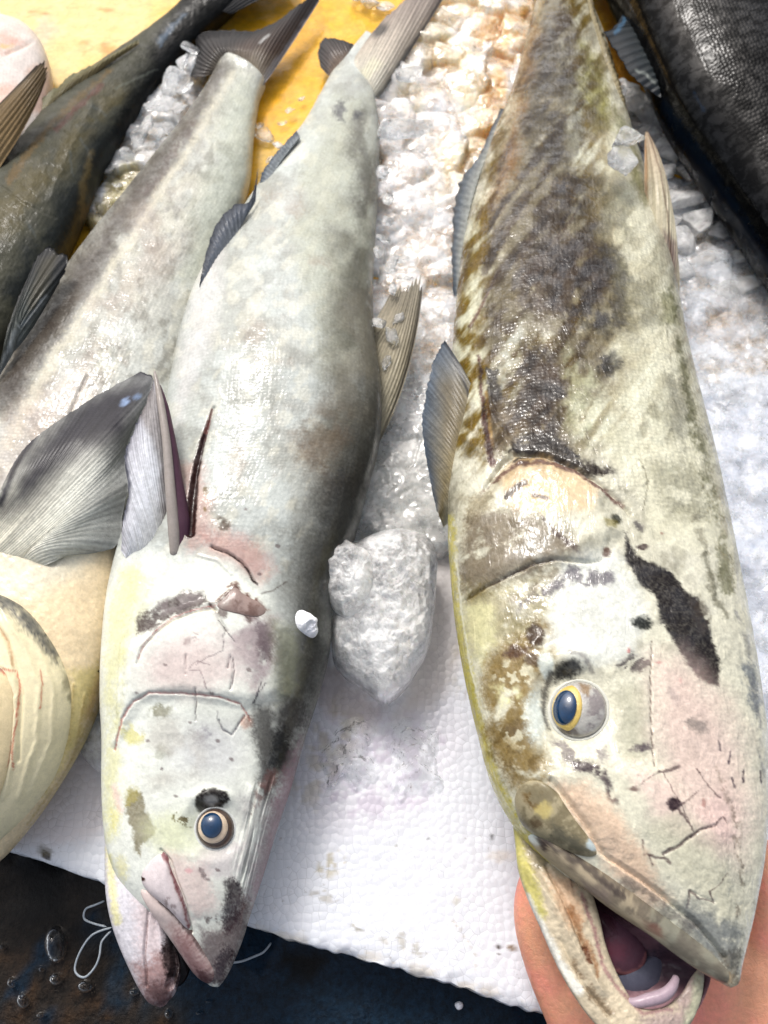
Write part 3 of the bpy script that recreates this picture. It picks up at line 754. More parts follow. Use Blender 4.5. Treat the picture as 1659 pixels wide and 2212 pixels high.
for px, py, s, z in [(860, 40, 30, .02), (905, 75, 26, .02), (955, 60, 34, .02), (1000, 30, 40, .022), (1040, 75, 26, .02), (935, 130, 24, .02), (990, 110, 30, .024), (1060, 120, 20, .02), (1085, 40, 22, .02),
    (880, 225, 34, .03), (905, 265, 36, .03), (850, 310, 28, .032), (955, 210, 26, .028), (1000, 230, 24, .028), (965, 270, 26, .03), (1010, 290, 28, .028), (930, 330, 30, .03), (985, 350, 30, .03), (1030, 340, 20, .026),
    (890, 370, 26, .032), (860, 400, 22, .034), (930, 405, 32, .034), (985, 420, 24, .03), (850, 455, 24, .036), (900, 460, 26, .034), (950, 480, 28, .032), (870, 510, 22, .036), (910, 540, 24, .032), (955, 545, 22, .028),
    (838, 480, 12, .045), (820, 590, 24, .052), (846, 570, 16, .048), (868, 560, 14, .044), (835, 655, 22, .05), (850, 620, 15, .048), (822, 700, 20, .05), (845, 730, 18, .048), (838, 780, 14, .044), (860, 690, 16, .045), (866, 750, 13, .04),
    (817, 545, 13, .05), (828, 515, 12, .048), (840, 430, 16, .044), (880, 600, 14, .036)]:
    if s > 19 and (px * 7 + py * 3) % 5 < 1: continue
    chunk(px, py, s * (1.15 if s > 19 else 1.2), z + (-.002 if z < .035 else .010), M['ice'], L1, G1)
chunk(860, 275, 66, .035, M['ice'], 'large flat clear ice slab beside the tail of the middle fish', None, 3, (1, .8, .45), (.2, .2, .5))
chunk(885, 160, 34, .03, M['ice'], 'round ice lump just below the tail fin of the middle fish', None, 5, (1, 1, .8), (.1, .2, .5))
chunk(825, 372, 24, .055, M['ice'], 'glassy ice lump lying on the edge of the middle fish near its tail', None, 1, (1, .9, .8), (.1, .2, 1.5))
G2 = 'ice lumps on the ice right of the mottled fish'
L2 = 'rounded ice lump in the heap between the mottled fish and the black fish'
for px, py, s, z in [(1375, 225, 34, .02), (1420, 250, 36, .022), (1405, 300, 34, .02), (1455, 320, 40, .022), (1490, 370, 40, .024), (1470, 430, 44, .024), (1530, 420, 32, .022), (1510, 480, 44, .022), (1560, 500, 36, .02),
    (1480, 520, 34, .02), (1590, 560, 30, .016), (1530, 560, 40, .018), (1480, 590, 30, .016), (1610, 620, 40, .014), (1560, 640, 36, .012), (1500, 660, 34, .01), (1630, 700, 34, .008), (1440, 370, 24, .02), (1455, 480, 22, .02), (1545, 390, 20, .02), (1585, 470, 20, .018)]:
    chunk(px, py, s * 1.05, z - .003, M['ice_frost'], L2, G2)
G3 = 'ice lumps between the dark fish and the silver fish'
L3 = 'clear ice lump in the small heap between the dark fish and the silver fish'
for px, py, s, z in [(408, 100, 20, .03), (395, 135, 24, .03), (370, 175, 28, .03), (400, 190, 20, .03), (345, 225, 28, .028), (385, 235, 18, .026), (320, 265, 22, .026), (300, 300, 26, .024), (345, 290, 20, .022), (270, 335, 22, .02), (235, 370, 16, .018), (255, 400, 16, .016)]:
    chunk(px, py, s * 1.05, z, M['ice'], L3, G3)
G4 = 'wet ice bits on the yellow board'
L4 = 'small wet ice bit melting on the yellow board between the tails'
for px, py, s, z in [(575, 290, 22, .012), (600, 315, 16, .012), (625, 240, 12, .012), (650, 215, 9, .01), (610, 265, 9, .01), (585, 345, 12, .012), (690, 210, 8, .01), (560, 270, 9, .01), (800, 10, 26, .012), (770, -5, 24, .012), (830, 15, 18, .012)]:
    chunk(px, py, s, z, M['ice'], L4, G4)
chunk(1355, 300, 42, .124, M['ice'], 'upper white ice lump resting on the mottled fish beside its rear fin', None, 2, (1, .85, .7), (.1, .1, .2))
chunk(1352, 348, 54, .118, M['ice'], 'lower white ice lump resting on the mottled fish beside its rear fin', None, 6, (1, .8, .7), (.2, .1, .9))
# big block in the middle
BIG = [(722, 1178), (750, 1176), (778, 1172), (820, 1154), (872, 1148), (925, 1166), (944, 1215), (940, 1300), (926, 1400), (898, 1455), (872, 1490), (835, 1516), (790, 1492), (745, 1462), (722, 1430), (714, 1380), (708, 1320), (700, 1280), (694, 1240), (700, 1200)]
o = dome('ice_block', None, BIG, .026, M['ice_frost'], None, z=.034, nr=90, na=300, p=3.4, e=.5, rug=.008, n=5, jag=.02)
tag(o, 'big cloudy ice block with a knob, lying against the middle fish', 'ice')
dome('ice_knob', None, [(700, 1150), (730, 1158), (770, 1182), (800, 1200), (806, 1270), (770, 1330), (724, 1320), (694, 1262), (670, 1226), (664, 1192), (676, 1164)], .016, M['ice_frost'], o, z=.058, nr=50, na=200, p=2.6, e=.6, rug=.008, n=5, jag=.05)
o = dome('ice_block', None, [(176, 1560), (185, 1520), (215, 1490), (250, 1480), (260, 1560), (255, 1650), (225, 1672), (190, 1650), (172, 1610)], .02, M['ice_frost'], None, z=.004, nr=40, na=140, p=2.6, e=.6, rug=.005)
tag(o, 'frosted ice block between the cream belly and the white head', 'ice')
o = dome('ice_block', None, [(826, 1590), (850, 1566), (884, 1552), (930, 1562), (950, 1600), (944, 1660), (960, 1700), (926, 1724), (890, 1716), (862, 1736), (838, 1690), (846, 1640)], .006, M['melt'], None, z=.0006, nr=50, na=240, p=1.6, e=1.4, rug=.004, jag=.14, under=False, sink=0)
tag(o, 'thin melting ice piece on the foam below the big block, right one', 'ice')
o = dome('ice_block', None, [(690, 1640), (716, 1590), (760, 1550), (810, 1570), (806, 1620), (820, 1680), (776, 1712), (740, 1690), (706, 1708)], .005, M['melt'], None, z=.0006, nr=50, na=240, p=1.6, e=1.4, rug=.005, jag=.16, under=False, sink=0)
tag(o, 'thin melting ice piece on the foam below the big block, left one', 'ice')

# ------------------------------------------------------------------ mottled fish held at the right
c0 = P(1300, 900, 0.)
A = thing('whole_fish', (c0[0], c0[1], 0), 'large mottled brown and olive fish with open mouth, held in a hand', 'fish', 'raw fish laid on ice')
BK = (48, 40, 40)
brown = (84, 62, 38)
LA = [
    el((138, 132, 112), .2, (1300, 550, 500, 900, 0), s=40, w=0, t=(.010, .010, 20, .42, .62)), el((96, 90, 72), .3, (1300, 550, 500, 900, 0), s=40, w=0, t=(.035, .03, 20, .48, .66)), el((232, 230, 216), .4, (1300, 550, 500, 900, 0), s=40, w=0, t=(.05, .03, 40, .5, .66)),
    pg((122, 112, 86), .85, [(1165, -60), (1250, -60), (1262, 200), (1340, 420), (1400, 700), (1340, 900), (1240, 1000), (1120, 1000), (1060, 860), (1040, 640), (1070, 420), (1120, 150)], s=80, w=30, t=(.014, .014, 20, .1, .5)),
    pg((98, 88, 68), .8, [(1170, 60), (1235, 60), (1240, 260), (1220, 420), (1150, 380), (1140, 260), (1160, 160)], s=60, w=30, t=(.02, .03, 20, .38, .62)),
    pg((205, 206, 190), .8, [(1215, -60), (1262, -60), (1270, 150), (1290, 330), (1260, 470), (1232, 300), (1225, 120)], s=30, w=14, t=(.03, .02, 0, .35, .55)),
    pg((150, 112, 55), .75, [(1150, 30), (1165, 90), (1140, 180), (1120, 270), (1130, 330), (1090, 420), (1060, 470), (1062, 420), (1095, 300), (1120, 140)], s=36, w=16),
    pg((150, 145, 78), .8, [(1252, 90), (1290, 130), (1320, 230), (1325, 275), (1285, 290), (1262, 220), (1250, 160)], s=26, w=14),
    pg((228, 226, 206), .75, [(1270, 290), (1330, 290), (1390, 420), (1440, 560), (1480, 800), (1540, 1060), (1560, 1200), (1400, 1160), (1330, 1000), (1310, 760), (1330, 560), (1290, 420)], s=70, w=30),
    pg((140, 140, 92), .7, [(1330, 230), (1350, 270), (1400, 420), (1390, 440), (1340, 330)], s=24, w=10),
    pg((222, 222, 200), .7, [(1030, 440), (1060, 560), (1030, 700), (1060, 820), (1080, 900), (1020, 860), (975, 780), (975, 620), (1000, 480)], s=50, w=16),
    ln((158, 148, 118), .6, [(1130, 210), (1080, 330), (1030, 480), (1000, 620)], wd=(8, 20), s=14, w=8, t=(.01, .1, 110, .4, .6)),
    *[ln(brown, .75, g, wd=wd, s=14, w=8, t=(.012, .09, 122, .26, .5)) for g, wd in (
        ([(1195, 340), (1140, 430), (1080, 520), (1050, 580)], (10, 24)), ([(1230, 380), (1170, 480), (1110, 570)], (12, 26)),
        ([(1250, 440), (1200, 520), (1150, 600)], (12, 30)), ([(1150, 350), (1090, 440), (1060, 500)], (8, 20)), ([(1270, 500), (1230, 560), (1170, 640)], (14, 30)))],
    pg(brown, .8, [(1140, 540), (1220, 520), (1290, 530), (1330, 590), (1290, 650), (1230, 700), (1160, 690), (1110, 660), (1110, 600)], s=36, w=26, t=(.03, .03, 30, .2, .42)),
    pg((76, 68, 50), .75, [(1300, 520), (1345, 540), (1360, 600), (1350, 700), (1320, 735), (1290, 710), (1320, 640), (1300, 580)], s=26, w=22, t=(.04, .04, 30, .2, .44)),
    pg((74, 68, 58), .65, [(1250, 640), (1320, 680), (1300, 720), (1240, 720)], s=24, w=18, t=(.04, .04, 30, .36, .55)),
    pg((64, 60, 54), .8, [(1300, 765), (1335, 755), (1350, 785), (1325, 808), (1285, 795)], s=16, w=16, t=(.06, .06, 30, .3, .5)),
    pg(brown, .85, [(1130, 740), (1170, 745), (1210, 800), (1215, 860), (1190, 900), (1200, 950), (1150, 960), (1120, 900), (1130, 820)], s=26, w=22, t=(.05, .04, 20, .16, .36)),
    el((52, 40, 32), .8, (1196, 848, 26, 20, 0), s=14, w=12),
    pg((200, 202, 192), .75, [(1085, 700), (1130, 690), (1125, 830), (1110, 880), (1075, 840), (1078, 760)], s=20, w=12, t=(.05, .04, 0, .3, .5)),
    pg((48, 36, 28), .85, [(1052, 800), (1075, 800), (1082, 860), (1060, 880), (1050, 850)], s=10, w=10),
    pg((112, 92, 60), .75, [(1055, 860), (1110, 880), (1130, 920), (1105, 970), (1060, 1000), (1050, 930)], s=26, w=18),
    pg((56, 44, 34), .92, [(1130, 930), (1190, 940), (1240, 975), (1290, 1000), (1330, 1026), (1270, 1030), (1200, 1005), (1150, 985), (1095, 985), (1110, 960)], s=14, w=14, t=(.05, .05, 0, .12, .3)),
    ln((118, 70, 60), .7, [(1078, 585), (1055, 630), (1030, 680), (1015, 705)], wd=(4, 8), s=5),
    pg((208, 212, 190), .7, [(1215, 750), (1300, 820), (1330, 960), (1260, 960), (1215, 900)], s=40, w=25, t=(.02, .02, 0, .35, .55)),
    el((124, 120, 100), .5, (1285, 865, 26, 18, 30), s=14, w=12, t=(.06, .06, 0, .35, .55)),
    pg((135, 135, 124), .6, [(1430, 780), (1470, 800), (1500, 950), (1480, 970), (1435, 920)], s=50, w=14, t=(.03, .03, 0, .32, .5)),
    ln((118, 118, 88), .7, [(1450, 620), (1470, 760), (1500, 920), (1535, 1060), (1562, 1200), (1570, 1270)], wd=(14, 30), s=20, w=10, t=(.03, .03, 0, .3, .55)),
    pg((148, 148, 112), .6, [(1425, 630), (1455, 640), (1465, 700), (1430, 700)], s=14, w=8),
    *[pg((150, 148, 128), .6, g, s=36, w=26, t=(.03, .03, 10, .3, .52)) for g in ([(1330, 560), (1420, 560), (1430, 700), (1360, 720)], [(1350, 840), (1440, 860), (1450, 960), (1370, 960)], [(1400, 1000), (1500, 1010), (1530, 1130), (1440, 1120)], [(1300, 400), (1380, 420), (1380, 520), (1310, 500)])],
    pg((88, 80, 60), .5, [(1180, 60), (1240, 120), (1260, 300), (1330, 460), (1300, 520), (1180, 420), (1130, 300)], s=50, w=30, t=(.035, .025, 30, .32, .55)),
    pg((226, 226, 208), .7, [(1310, 720), (1420, 740), (1440, 1000), (1330, 1000), (1240, 930), (1250, 880), (1330, 840)], s=50, w=30, t=(.03, .03, 30, .34, .56)),
    *[ln((96, 90, 66), .55, g, wd=3, s=4, w=4, t=(.06, .06, 0, .3, .5)) for g in ([(1380, 980), (1400, 1040), (1390, 1100)], [(1440, 700), (1450, 780)], [(1260, 1050), (1330, 1080)])],
    ln((104, 54, 50), .85, [(1034, 770), (1042, 860), (1050, 930), (1062, 1000)], wd=(6, 16), s=8, w=4), ln((196, 170, 118), .8, [(1050, 850), (1056, 900), (1064, 960)], wd=6, s=5, w=2),
    # shoulder and gill cover
    pg((226, 208, 178), .9, [(1075, 1035), (1110, 990), (1170, 980), (1240, 1012), (1290, 1060), (1270, 1110), (1180, 1120), (1110, 1110)], s=24, w=10),
    ln((126, 96, 88), .85, [(1040, 1070), (1075, 1035), (1110, 1012), (1170, 1003), (1240, 1022), (1300, 1060), (1340, 1090)], wd=(10, 16), s=8, w=6, t=(.03, .03, 0, .25, .45)),
    ln((62, 40, 30), .85, [(1092, 1082), (1115, 1062), (1132, 1050)], wd=13, s=6, w=6),
    ln((60, 40, 34), .8, [(1110, 1000), (1130, 988)], wd=9, s=4, w=4), ln((96, 88, 96), .7, [(1148, 1078), (1180, 1086)], wd=9, s=6, w=3),
    pg((150, 138, 110), .6, [(1010, 1080), (1060, 1060), (1060, 1110), (1000, 1150)], s=20, w=8),
    pg((126, 112, 92), .75, [(1010, 1130), (1060, 1110), (1150, 1130), (1220, 1160), (1265, 1200), (1180, 1225), (1110, 1250), (1050, 1285), (1000, 1300), (985, 1240)], s=40, w=20, t=(.03, .05, -20, .15, .42)),
    pg((186, 184, 176), .6, [(1110, 1160), (1180, 1170), (1200, 1210), (1120, 1220)], s=20, w=14, t=(.05, .05, 0, .35, .55)),
    ln((84, 62, 56), .75, [(1170, 1125), (1190, 1150), (1220, 1185), (1245, 1195)], wd=8, s=7, w=8),
    ln((74, 60, 52), .8, [(1008, 1296), (1050, 1270), (1110, 1240), (1160, 1220), (1205, 1213), (1260, 1216), (1298, 1210)], wd=(5, 2), s=3),
    pg((142, 130, 70), .55, [(1000, 1260), (1080, 1280), (1160, 1250), (1180, 1300), (1120, 1400), (1040, 1420), (1000, 1380)], s=50, w=20, t=(.02, .03, 0, .2, .5)),
    pg((226, 228, 222), .85, [(1210, 1215), (1340, 1190), (1370, 1270), (1400, 1330), (1370, 1420), (1230, 1440), (1180, 1380), (1190, 1280)], s=50, w=18),
    ln((108, 102, 112), .75, [(1128, 1312), (1165, 1290), (1205, 1268), (1240, 1240), (1262, 1252), (1310, 1252)], wd=(18, 30), s=18, w=14, t=(.05, .05, -20, .3, .5)),
    ln((150, 140, 120), .6, [(1110, 1300), (1150, 1270), (1200, 1240)], wd=18, s=14, w=12, t=(.05, .05, 0, .3, .5)),
    el((60, 60, 40), .85, (1328, 1122, 14, 12, 0), s=8, w=8), el((140, 130, 60), .6, (1318, 1136, 16, 9, 0), s=8, w=8),
    el((118, 92, 80), .85, (1310, 1193, 9, 11, 0), s=5, w=3), el((92, 76, 72), .85, (1388, 1181, 13, 6, -5), s=4, w=3), el((140, 70, 60), .5, (1430, 1152, 4, 3, 0), s=3, w=1),
    ln((90, 84, 88), .7, [(1375, 1130), (1385, 1140)], wd=12, s=8, w=6),
    pg(BK, .95, [(1350, 1151), (1372, 1191), (1392, 1208), (1420, 1216), (1460, 1246), (1485, 1281), (1510, 1290), (1522, 1330), (1540, 1380), (1552, 1426), (1550, 1485), (1520, 1471), (1480, 1436), (1460, 1391), (1432, 1346), (1412, 1286), (1380, 1260), (1352, 1211)], s=9, w=9, t=(.02, .03, 60, .1, .28)),
    pg((92, 82, 72), .7, [(1495, 1290), (1525, 1300), (1535, 1350), (1515, 1370), (1500, 1330)], s=14, w=10, t=(.05, .02, 60, .3, .5)),
    el((38, 44, 38), .95, (1385, 1346, 21, 15, 5), s=12, w=7),
    ln((150, 146, 128), .6, [(1505, 1120), (1530, 1240), (1545, 1300)], wd=(20, 12), s=18, w=12, t=(.05, .03, 70, .35, .55)),
    ln((120, 118, 100), .6, [(1520, 1200), (1545, 1290), (1570, 1330)], wd=12, s=14, w=10, t=(.05, .03, 70, .35, .5)),
    # yellow edge of throat and cheek
    ln((214, 204, 108), .9, [(972, 1120), (980, 1300), (1000, 1420), (1032, 1580), (1068, 1700), (1110, 1790), (1170, 1850)], wd=(14, 44), s=20, w=5),
    ln((236, 236, 222), .7, [(985, 1200), (996, 1320), (1016, 1440), (1046, 1560)], wd=4, s=4, w=3),
    pg((230, 228, 190), .6, [(1005, 1310), (1060, 1300), (1070, 1380), (1040, 1440), (1015, 1400)], s=30, w=12),
    pg((146, 124, 66), .85, [(1055, 1400), (1110, 1380), (1160, 1340), (1185, 1350), (1182, 1420), (1160, 1470), (1158, 1560), (1176, 1640), (1185, 1700), (1150, 1690), (1100, 1700), (1062, 1640), (1042, 1560), (1035, 1470)], s=36, w=20, t=(.022, .022, 20, .2, .42)),
    pg((118, 100, 62), .6, [(1060, 1560), (1140, 1560), (1160, 1660), (1080, 1680)], s=30, w=18, t=(.04, .04, 0, .35, .5)),
    pg((234, 232, 196), .8, [(1070, 1480), (1110, 1470), (1120, 1510), (1080, 1530)], s=24, w=16, t=(.04, .04, 0, .3, .5)),
    pg((234, 232, 212), .7, [(1060, 1440), (1150, 1430), (1140, 1620), (1080, 1600)], s=24, w=20, t=(.05, .05, 40, .56, .62)),
    el((88, 66, 44), .9, (1158, 1372, 17, 28, 10), s=12, w=12), el((104, 74, 44), .85, (1112, 1412, 28, 14, -20), s=10, w=10), el((96, 72, 50), .7, (1150, 1430, 18, 14, 0), s=10, w=8),
    el((226, 232, 226), .85, (1178, 1440, 16, 26, -10), s=10, w=4), el((222, 228, 222), .85, (1156, 1550, 22, 60, 0), s=26, w=10),
    # around the eye
    pg((56, 54, 50), .85, [(1195, 1450), (1210, 1432), (1235, 1424), (1258, 1440), (1240, 1460), (1215, 1464), (1200, 1476)], s=12, w=6),
    ln((88, 84, 78), .8, [(1190, 1460), (1178, 1490), (1176, 1530), (1186, 1570)], wd=(16, 8), s=12, w=4),
    ln((128, 122, 122), .5, [(1230, 1410), (1262, 1424), (1280, 1450)], wd=8, s=8, w=4),
    pg((84, 76, 78), .8, [(1332, 1436), (1360, 1414), (1400, 1420), (1405, 1440), (1372, 1452)], s=12, w=10, t=(.03, .1, -30, .36, .5)),
    el((190, 40, 50), .6, (1358, 1405, 3, 7, 10), s=3, w=2), el((200, 70, 70), .5, (1422, 1431, 7, 2.5, 0), s=3, w=1), el((200, 80, 80), .4, (1470, 1470, 4, 7, 0), s=3, w=2),
    pg((190, 188, 170), .6, [(1330, 1480), (1400, 1480), (1404, 1640), (1340, 1660)], s=30, w=14),
    pg((226, 206, 198), .75, [(1412, 1420), (1470, 1420), (1560, 1500), (1605, 1620), (1625, 1760), (1590, 1860), (1520, 1820), (1430, 1700), (1412, 1560)], s=110, w=16),
    ln((105, 88, 80), .75, [(1408, 1386), (1405, 1470), (1406, 1556), (1412, 1659)], wd=2.4, s=3, w=1.5),
    pg((160, 152, 146), .75, [(1478, 1556), (1500, 1550), (1528, 1558), (1526, 1576), (1512, 1586), (1490, 1572)], s=12, w=6), el((176, 164, 160), .5, (1456, 1502, 8, 20, -30), s=10, w=5),
    el((96, 82, 92), .8, (1388, 1617, 22, 10, -10), s=12, w=10), pg((136, 128, 132), .7, [(1200, 1600), (1290, 1590), (1310, 1640), (1220, 1660)], s=24, w=16, t=(.04, .04, 0, .4, .55)),
    pg((128, 136, 144), .7, [(1600, 1420), (1628, 1440), (1645, 1520), (1632, 1560), (1612, 1500)], s=14, w=10, t=(.03, .05, 60, .3, .5)),
    ln((130, 132, 138), .5, [(1590, 1320), (1615, 1400), (1640, 1560), (1648, 1700)], wd=8, s=10, w=8, t=(.03, .05, 60, .36, .55)),
    *[ln((82, 72, 84), .75, g, wd=4, s=4, w=3) for g in ([(1578, 1624), (1574, 1650)], [(1606, 1664), (1605, 1690)], [(1580, 1680), (1588, 1700)], [(1552, 1600), (1556, 1620)], [(1642, 1664), (1644, 1690)])],
    # snout
    ln((84, 68, 76), .85, [(1244, 1662), (1280, 1668), (1308, 1690), (1322, 1735)], wd=(26, 16), s=14, w=12, t=(.05, .05, 0, .25, .42)),
    pg((232, 208, 186), .8, [(1190, 1700), (1260, 1700), (1340, 1770), (1390, 1860), (1440, 1950), (1400, 1960), (1310, 1870), (1240, 1780)], s=36, w=14),
    pg((228, 206, 200), .6, [(1340, 1660), (1400, 1680), (1500, 1760), (1560, 1700), (1600, 1800), (1540, 1860), (1420, 1800)], s=50, w=18),
    pg((208, 206, 188), .7, [(1390, 1790), (1470, 1760), (1560, 1860), (1600, 1960), (1570, 2020), (1480, 1920), (1420, 1860)], s=50, w=18),
    *[ln((106, 88, 88), .72, g, wd=wd, s=3.5, w=3.5, t=(.06, .06, 0, .1, .4)) for g, wd in (
        ([(1377, 1704), (1400, 1686), (1420, 1671), (1445, 1664), (1465, 1655)], (2, 8)), ([(1504, 1659), (1530, 1699), (1540, 1708), (1555, 1724)], 3),
        ([(1455, 1750), (1470, 1768), (1480, 1784), (1492, 1804)], (8, 2)), ([(1465, 1745), (1480, 1732), (1507, 1709)], (4, 2)),
        ([(1427, 1851), (1460, 1834), (1482, 1815), (1505, 1799), (1540, 1786), (1562, 1764), (1567, 1779)], (9, 3)),
        ([(1380, 1820), (1385, 1851), (1412, 1857), (1430, 1861), (1440, 1872)], (3, 7)), ([(1396, 1855), (1402, 1874)], 4),
        ([(1478, 1965), (1482, 1929), (1502, 1944), (1535, 1954), (1525, 1931), (1545, 1916), (1565, 1889)], (6, 2)), ([(1480, 1780), (1440, 1690), (1428, 1665)], 2))],
    el((72, 52, 60), .95, (1449, 1741, 13, 16, -20), s=7, w=9), el((150, 100, 90), .5, (1520, 1735, 6, 10, 0), s=5, w=4),
    el((120, 92, 90), .7, (1362, 1712, 12, 5, 0), s=5, w=4),
    ln((128, 118, 104), .6, [(1550, 1660), (1590, 1780), (1600, 1900), (1590, 1990)], wd=(6, 14), s=14, w=10, t=(.04, .05, 70, .4, .56)),
    pg((138, 142, 142), .8, [(1455, 1965), (1500, 1955), (1560, 1975), (1600, 2010), (1596, 2090), (1540, 2080), (1480, 2020)], s=36, w=18, t=(.02, .03, 0, .26, .5)),
    pg((112, 108, 100), .7, [(1550, 2060), (1600, 2050), (1596, 2120), (1570, 2120)], s=20, w=10),
    pg((182, 166, 140), .8, [(1240, 1850), (1330, 1925), (1420, 1985), (1520, 2060), (1590, 2120), (1580, 2136), (1470, 2060), (1330, 1975), (1240, 1910)], s=24, w=8),
    pg((128, 122, 116), .55, [(1300, 1860), (1400, 1920), (1500, 2010), (1480, 2030), (1380, 1960), (1300, 1900)], s=20, w=14, t=(.03, .03, 40, .36, .54)),
    el((160, 70, 80), .6, (1428, 2036, 7, 5, 30), s=6, w=3),
]
SA = [  # relief, metres
    ln(0, -.0045, [(1050, 1055), (1090, 1000), (1120, 982), (1180, 985), (1240, 1010), (1300, 1048), (1340, 1082), (1360, 1110)], wd=(10, 3), s=16, w=2),
    pg(0, .005, [(1075, 1045), (1110, 1005), (1170, 998), (1240, 1022), (1300, 1065), (1330, 1150), (1250, 1210), (1100, 1240), (1000, 1290), (985, 1180), (1030, 1090)], s=50, w=4),
    ln(0, -.0028, [(1000, 1300), (1050, 1270), (1110, 1240), (1160, 1220), (1205, 1213), (1260, 1216), (1298, 1210)], wd=4, s=10, w=2),
    ln(0, .0035, [(1120, 1000), (1095, 960), (1060, 900), (1048, 800)], wd=10, s=30, w=4),
    el(0, -.004, (1240, 1530, 84, 84, 0), s=50, w=0), el(0, .004, (1215, 1425, 60, 26, -10), s=40, w=2),
    ln(0, -.0012, [(1408, 1386), (1405, 1470), (1406, 1556), (1412, 1659)], wd=2, s=7, w=0),
    ln(0, -.0009, [(1427, 1851), (1460, 1834), (1505, 1799), (1540, 1786)], wd=4, s=8, w=1), ln(0, -.0007, [(1480, 1959), (1482, 1929), (1535, 1954)], wd=4, s=8, w=1),
    ln(0, -.004, [(1190, 1690), (1230, 1740), (1268, 1790), (1300, 1845), (1400, 1915), (1500, 2000), (1560, 2070)], wd=(6, 3), s=14, w=1),
    pg(0, .006, [(1180, 1680), (1260, 1620), (1400, 1660), (1560, 1800), (1600, 2000), (1580, 2110), (1420, 1950), (1280, 1800)], s=90, w=4),
    pg(0, .003, [(1060, 1400), (1160, 1380), (1180, 1700), (1080, 1690)], s=60, w=8),
]
scl_A = lambda X, Y: np.where(Y < 1010 + .25 * (X - 1100), 1., .12 + .25 * (X > 1500))
STA = [(1176, -90, 1258, -90, .75, 0), (1158, 0, 1270, 0, .72, 0), (1130, 110, 1305, 100, .66, 0), (1098, 220, 1342, 230, .6, 0), (1062, 310, 1368, 330, .58, 0), (1028, 420, 1400, 430, .57, .002),
    (1002, 520, 1430, 540, .57, .004), (986, 640, 1454, 650, .58, .006), (975, 780, 1478, 780, .6, .01), (972, 900, 1506, 900, .6, .016), (966, 1020, 1536, 1020, .6, .024), (968, 1130, 1557, 1120, .6, .032),
    (978, 1280, 1586, 1260, .58, .042), (998, 1420, 1612, 1390, .56, .052), (1028, 1560, 1632, 1510, .54, .060), (1064, 1690, 1648, 1620, .52, .068), (1120, 1790, 1652, 1720, .5, .078), (1195, 1865, 1650, 1800, .5, .086), (1262, 1915, 1645, 1860, .5, .093),
    (1335, 1962, 1636, 1920, .5, .10), (1405, 2010, 1626, 1980, .5, .107), (1470, 2058, 1614, 2036, .5, .114), (1530, 2102, 1602, 2088, .55, .12), (1560, 2124, 1598, 2114, .6, .123), (1578, 2134, 1592, 2128, .6, .125)]
def streak_A(C, X, Y, s, ct):
    # slanting muscle-like streaks and broken pigment over the flank, fading out on the head
    u = X * math.cos(.65) + Y * math.sin(.65); v = -X * math.sin(.65) + Y * math.cos(.65)
    f = fbm(u * .055, v * .014, 71, 4); g = fbm(X * .03, Y * .03, 73, 5)
    k = sst(1120, 900, Y + .35 * (X - 1150))
    left = sst(1380, 1240, X)
    d1, a1 = mask(X, Y, pg(0, 1, [(1090, 420), (1200, 330), (1330, 480), (1350, 680), (1290, 760), (1230, 980), (1110, 960), (1060, 800), (1080, 600)], s=120, w=30))
    if a1 is not None: C = C.copy(); C[d1] *= 1 - (.42 * a1 * sst(.3, .55, fbm(X[d1] * .02, Y[d1] * .02, 91, 5)))[:, None] * np.array([[.8, .95, 1.3]])
    return C * (1 - k[:, None] * (.70 * left + .24)[:, None] * sst(.40, .62, f * .6 + g * .4)[:, None] * np.array([[.84, .93, 1.1]]))
bA = sweep('body', STA, M['skin_mottled'], A, (224, 222, 206), LA, SA, colfn=streak_A, grain=.3, ns=1100, nt_=300, nb=40, q=.72, rug=.0006, sclfn=scl_A)
dome('upper_jaw_bone', bA, [(1109, 1735), (1116, 1705), (1134, 1686), (1160, 1684), (1188, 1695), (1212, 1722), (1236, 1762), (1266, 1800), (1296, 1840), (1292, 1852), (1254, 1850), (1210, 1830), (1168, 1810), (1130, 1788)], .0048, M['soft'], A,
     (186, 178, 154), [pg((128, 120, 98), .6, [(1120, 1690), (1200, 1690), (1290, 1830), (1250, 1850), (1180, 1790), (1130, 1790)], s=20, w=14, t=(.04, .04, 0, .35, .55)), el((128, 104, 60), .8, (1160, 1722, 34, 22, 40), s=16, w=14, t=(.05, .05, 0, .34, .5)), el((216, 204, 150), .7, (1178, 1745, 20, 16, 0), s=14, w=8), el((120, 104, 84), .7, (1165, 1775, 14, 10, 0), s=10, w=8), pg((124, 122, 110), .7, [(1200, 1770), (1290, 1840), (1270, 1846), (1190, 1810)], s=18, w=10), el((215, 228, 232), .8, (1284, 1822, 10, 16, -30), s=6, w=4)], scl=.0)
